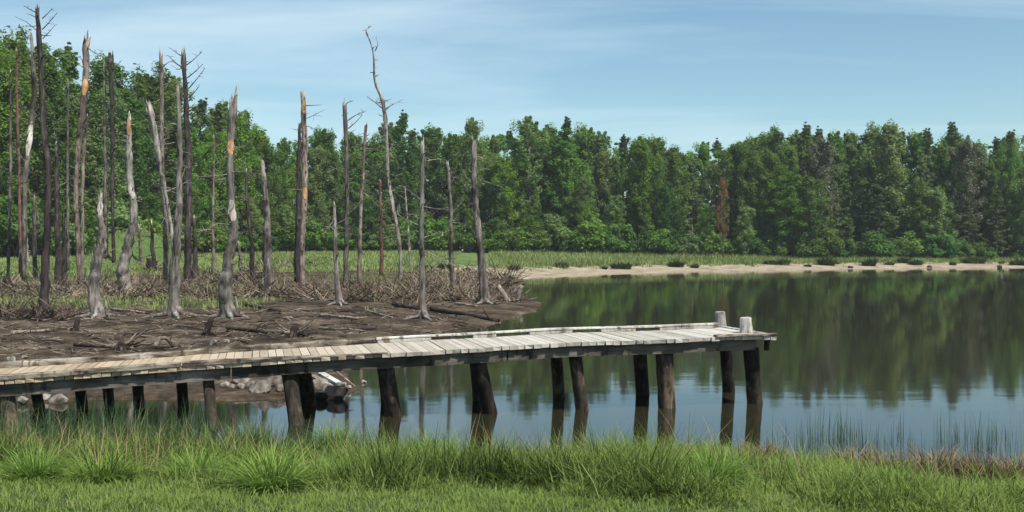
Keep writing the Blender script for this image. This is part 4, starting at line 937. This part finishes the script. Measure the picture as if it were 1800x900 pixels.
# the ones that stand out
RW = 'forest front row'
for (kd, px, yt, off, lf, wd, look, nm) in [
    ('pine', 703, 186, 2, 'leaf_dark', 1.1, 'dark tall overtopping tree', None), ('airy', 826, 198, 2, 'leaf_pale', 1.0, 'thin see-through tree', None),
    ('airy', 930, 196, 2, 'leaf_pale', 1.2, 'pale tall open tree', None), ('pine', 988, 197, 1, 'leaf_dark', 1.25, 'dark layered conical tree', None), ('pine', 1410, 208, 4, 'leaf_pine', 1.2, 'blue-green overtopping pine', None),
    ('pine', 1670, 207, 4, 'leaf_pine', 1.2, 'blue-green overtopping pine', None), ('narrow', 1555, 209, 1, 'leaf_pale', 1.35, 'tall yellowish green tree', None), ('pine', 1368, 216, 4, 'leaf_pine', 1.0, 'slim pointed pine', None),
    ('pine', 1632, 218, 4, 'leaf_pine', 1.0, 'slim pointed pine', None), ('airy', 1445, 233, -1, 'leaf_greyish', 1.1, 'grey-brown dying crown', 'dying_tree'), ('airy', 1702, 234, -1, 'leaf_greyish', 1.1, 'grey-brown dying crown', 'dying_tree'),
    ('airy', 1271, 306, -7, 'leaf_rust', .6, 'rusty orange dying tree', 'dying_tree'), ('broad', 1240, 356, -4, 'leaf_fresh', 1.1, 'small fresh green tree', None), ('broad', 1080, 368, -4, 'leaf_fresh', 1.2, 'small fresh green tree', None),
    ('broad', 1030, 352, -3, 'leaf_fresh', 1.0, 'small fresh green tree', None), ('broad', 930, 375, -4, 'leaf_fresh', 1.3, 'small fresh green tree', None), ('narrow', 1130, 232, -1, 'leaf_fresh', 1.2, 'tall fresh green tree', None), ('pine', 1770, 216, 3, 'leaf_pine', 1.1, 'slim pointed pine', None)]:
    plant_tree(kd, px, yt, treeD(px)+off, RW, lf, wd, nm, look)
px = -60
while px < 1880:
    if 1240 < px < 1305: px = 1306
    kd = ['narrow', 'broad', 'airy', 'narrow'][tr.integers(4)]; low_ = tr.uniform(300, 400)
    if px > 1250 and tr.random() < .4: kd = 'pine'
    plant_tree(kd, px, max(low_, np.interp(px, topx, topy)+60), treeD(px)-tr.uniform(1, 4), 'forest foot', None, tr.uniform(1.3, 1.9), None, 'small '+{'narrow': 'slim', 'broad': 'broad', 'airy': 'airy', 'pine': 'pointed'}[kd]+' tree')
    px += tr.uniform(35, 75)
# understory bushes along the forest edge
px = -120; i = 0
while px < 1940:
    D = treeD(px)-tr.uniform(1.5, 5); x = (px-900)/F*D; z = tz(x, D); sm, fm = SH[i % 3]; lf = ['leaf_fresh', 'leaf_mid', 'leaf_pale', 'leaf_dark'][tr.integers(4)]
    if px > 1250: lf = ['leaf_dark', 'leaf_mid'][tr.integers(2)]
    t = empty('bush', (x, D, z-.1), tr.uniform(0, 6)); s_ = tr.uniform(.5, 1.9)*(1 if px < 1250 else .8); t.scale = (s_*1.1, s_*1.1, s_)
    tag(t, place_label(words[lf]+' bush', 'forest foot', px), 'bush', 'bushes along the forest foot')
    link('stems', with_mat(sm, 'bark_live'), None, t); link('foliage', with_mat(fm, lf), None, t)
    px += tr.uniform(14, 46)*150/D; i += 1
# the depth of the wood behind, one mass
def wood_mass():
    r_ = np.random.default_rng(5); cs = []; rs = []
    for row in range(2):
        px = -260
        while px < 2080:
            D = treeD(px)+17+9*row+r_.uniform(-2, 2); x = (px-900)/F*D; z = tz(x, D); H = (CAMH-z+(HZ-np.interp(px, topx, topy)-2)/F*D)*r_.uniform(.86, .97)
            for k in range(54):
                t = r_.uniform(0, 1) if k < 40 else r_.uniform(0, .3); rr = 2.6*math.sin(math.pi*(.2+.75*t)); a = r_.uniform(0, 6.28); q = math.sqrt(r_.random())*rr
                cs.append((x+q*math.cos(a), D+q*math.sin(a), z+t*H*.95)); rs.append(r_.uniform(.8, 1.5))
            px += 30
    V, Fq = leaf_cloud(np.array(cs), np.array(rs), 26, .42, r_, .9)
    o = link('woodland', np_mesh('woodland', V, Fq), M['leaf_dark']); tag(o, 'dark depth of the wood behind the front trees', 'woodland', kind='stuff')
wood_mass()

# ------------------------------------------------------------------ air
hz = MB(); hz.box((-420, -20, -2.6), (420, 420, 40)); m, nt, out = mat('haze'); pv = nt.nodes.new('ShaderNodeVolumePrincipled')
pv.inputs['Color'].default_value = (.86, .93, 1, 1); pv.inputs['Density'].default_value = .0002; pv.inputs['Anisotropy'].default_value = .0
nt.links.new(pv.outputs[0], out.inputs['Volume']); tag(link('haze', hz.mesh('haze'), m), 'thin summer haze over the pond', 'haze', kind='stuff')

# ------------------------------------------------------------------ light, sky, camera
SUN_EL, SUN_AZ = R(57), R(137)           # azimuth measured from +Y towards +X
sd = Vector((math.sin(SUN_AZ)*math.cos(SUN_EL), math.cos(SUN_AZ)*math.cos(SUN_EL), math.sin(SUN_EL)))
L = bpy.data.lights.new('sun', 'SUN'); L.energy = 4.8; L.angle = R(.53); L.color = (1, .95, .87)
lo = bpy.data.objects.new('sun', L); C.objects.link(lo); lo.rotation_euler = sd.to_track_quat('Z', 'Y').to_euler(); lo.location = (30, -10, 50)
W = bpy.data.worlds.new('World'); scn.world = W; W.use_nodes = True; nt = W.node_tree; nt.nodes.clear()
out = nt.nodes.new('ShaderNodeOutputWorld'); bg = nt.nodes.new('ShaderNodeBackground'); sky = nt.nodes.new('ShaderNodeTexSky')
sky.sky_type = 'NISHITA'; sky.sun_disc = False; sky.sun_elevation = SUN_EL; sky.sun_rotation = SUN_AZ; sky.altitude = 0; sky.air_density = 1.0; sky.dust_density = .3; sky.ozone_density = .6
tc = nt.nodes.new('ShaderNodeTexCoord'); sep = nt.nodes.new('ShaderNodeSeparateXYZ'); nt.links.new(tc.outputs['Generated'], sep.inputs[0])
zc = N(nt, 'ShaderNodeMath', operation='ADD'); zc.inputs[1].default_value = .12; nt.links.new(sep.outputs[2], zc.inputs[0])
dx = N(nt, 'ShaderNodeMath', operation='DIVIDE'); nt.links.new(sep.outputs[0], dx.inputs[0]); nt.links.new(zc.outputs[0], dx.inputs[1])
dy = N(nt, 'ShaderNodeMath', operation='DIVIDE'); nt.links.new(sep.outputs[1], dy.inputs[0]); nt.links.new(zc.outputs[0], dy.inputs[1])
cb = nt.nodes.new('ShaderNodeCombineXYZ'); nt.links.new(dx.outputs[0], cb.inputs[0]); nt.links.new(dy.outputs[0], cb.inputs[1])
mp = nt.nodes.new('ShaderNodeMapping'); mp.inputs['Scale'].default_value = (.35, .9, 1); mp.inputs['Location'].default_value = (1.7, 3.1, 0); mp.inputs['Rotation'].default_value = (0, 0, R(12)); nt.links.new(cb.outputs[0], mp.inputs[0])
cn = nt.nodes.new('ShaderNodeTexNoise'); cn.inputs['Scale'].default_value = 1.0; cn.inputs['Detail'].default_value = 7; cn.inputs['Roughness'].default_value = .55; cn.inputs['Distortion'].default_value = .4; nt.links.new(mp.outputs[0], cn.inputs['Vector'])
cr = N(nt, 'ShaderNodeMapRange'); cr.inputs[1].default_value = .45; cr.inputs[2].default_value = .68; cr.inputs[3].default_value = 0; cr.inputs[4].default_value = .7; nt.links.new(cn.outputs[0], cr.inputs[0])
mxc = N(nt, 'ShaderNodeMix', data_type='RGBA'); nt.links.new(cr.outputs[0], mxc.inputs[0])
st = N(nt, 'ShaderNodeMix', data_type='RGBA', blend_type='MULTIPLY'); st.inputs[0].default_value = 1; st.inputs[7].default_value = (.76, .91, .90, 1)
nt.links.new(sky.outputs[0], st.inputs[6]); nt.links.new(st.outputs[2], mxc.inputs[6]); mxc.inputs[7].default_value = (5.2, 6.6, 7.3, 1)
nt.links.new(mxc.outputs[2], bg.inputs[0]); bg.inputs[1].default_value = .105; nt.links.new(bg.outputs[0], out.inputs[0])

cam = bpy.data.cameras.new('camera'); co = bpy.data.objects.new('camera', cam); C.objects.link(co)
cam.sensor_width = 36; cam.lens = F/1800*36; cam.shift_y = -(450-HZ)/1800; cam.clip_start = .1; cam.clip_end = 3000
co.location = (0, 0, CAMH); co.rotation_euler = (R(90), 0, 0); scn.camera = co
vs = scn.view_settings; vs.view_transform = 'Standard'; vs.look = 'None'; vs.gamma = 1; vs.exposure = .4; vs.use_curve_mapping = False
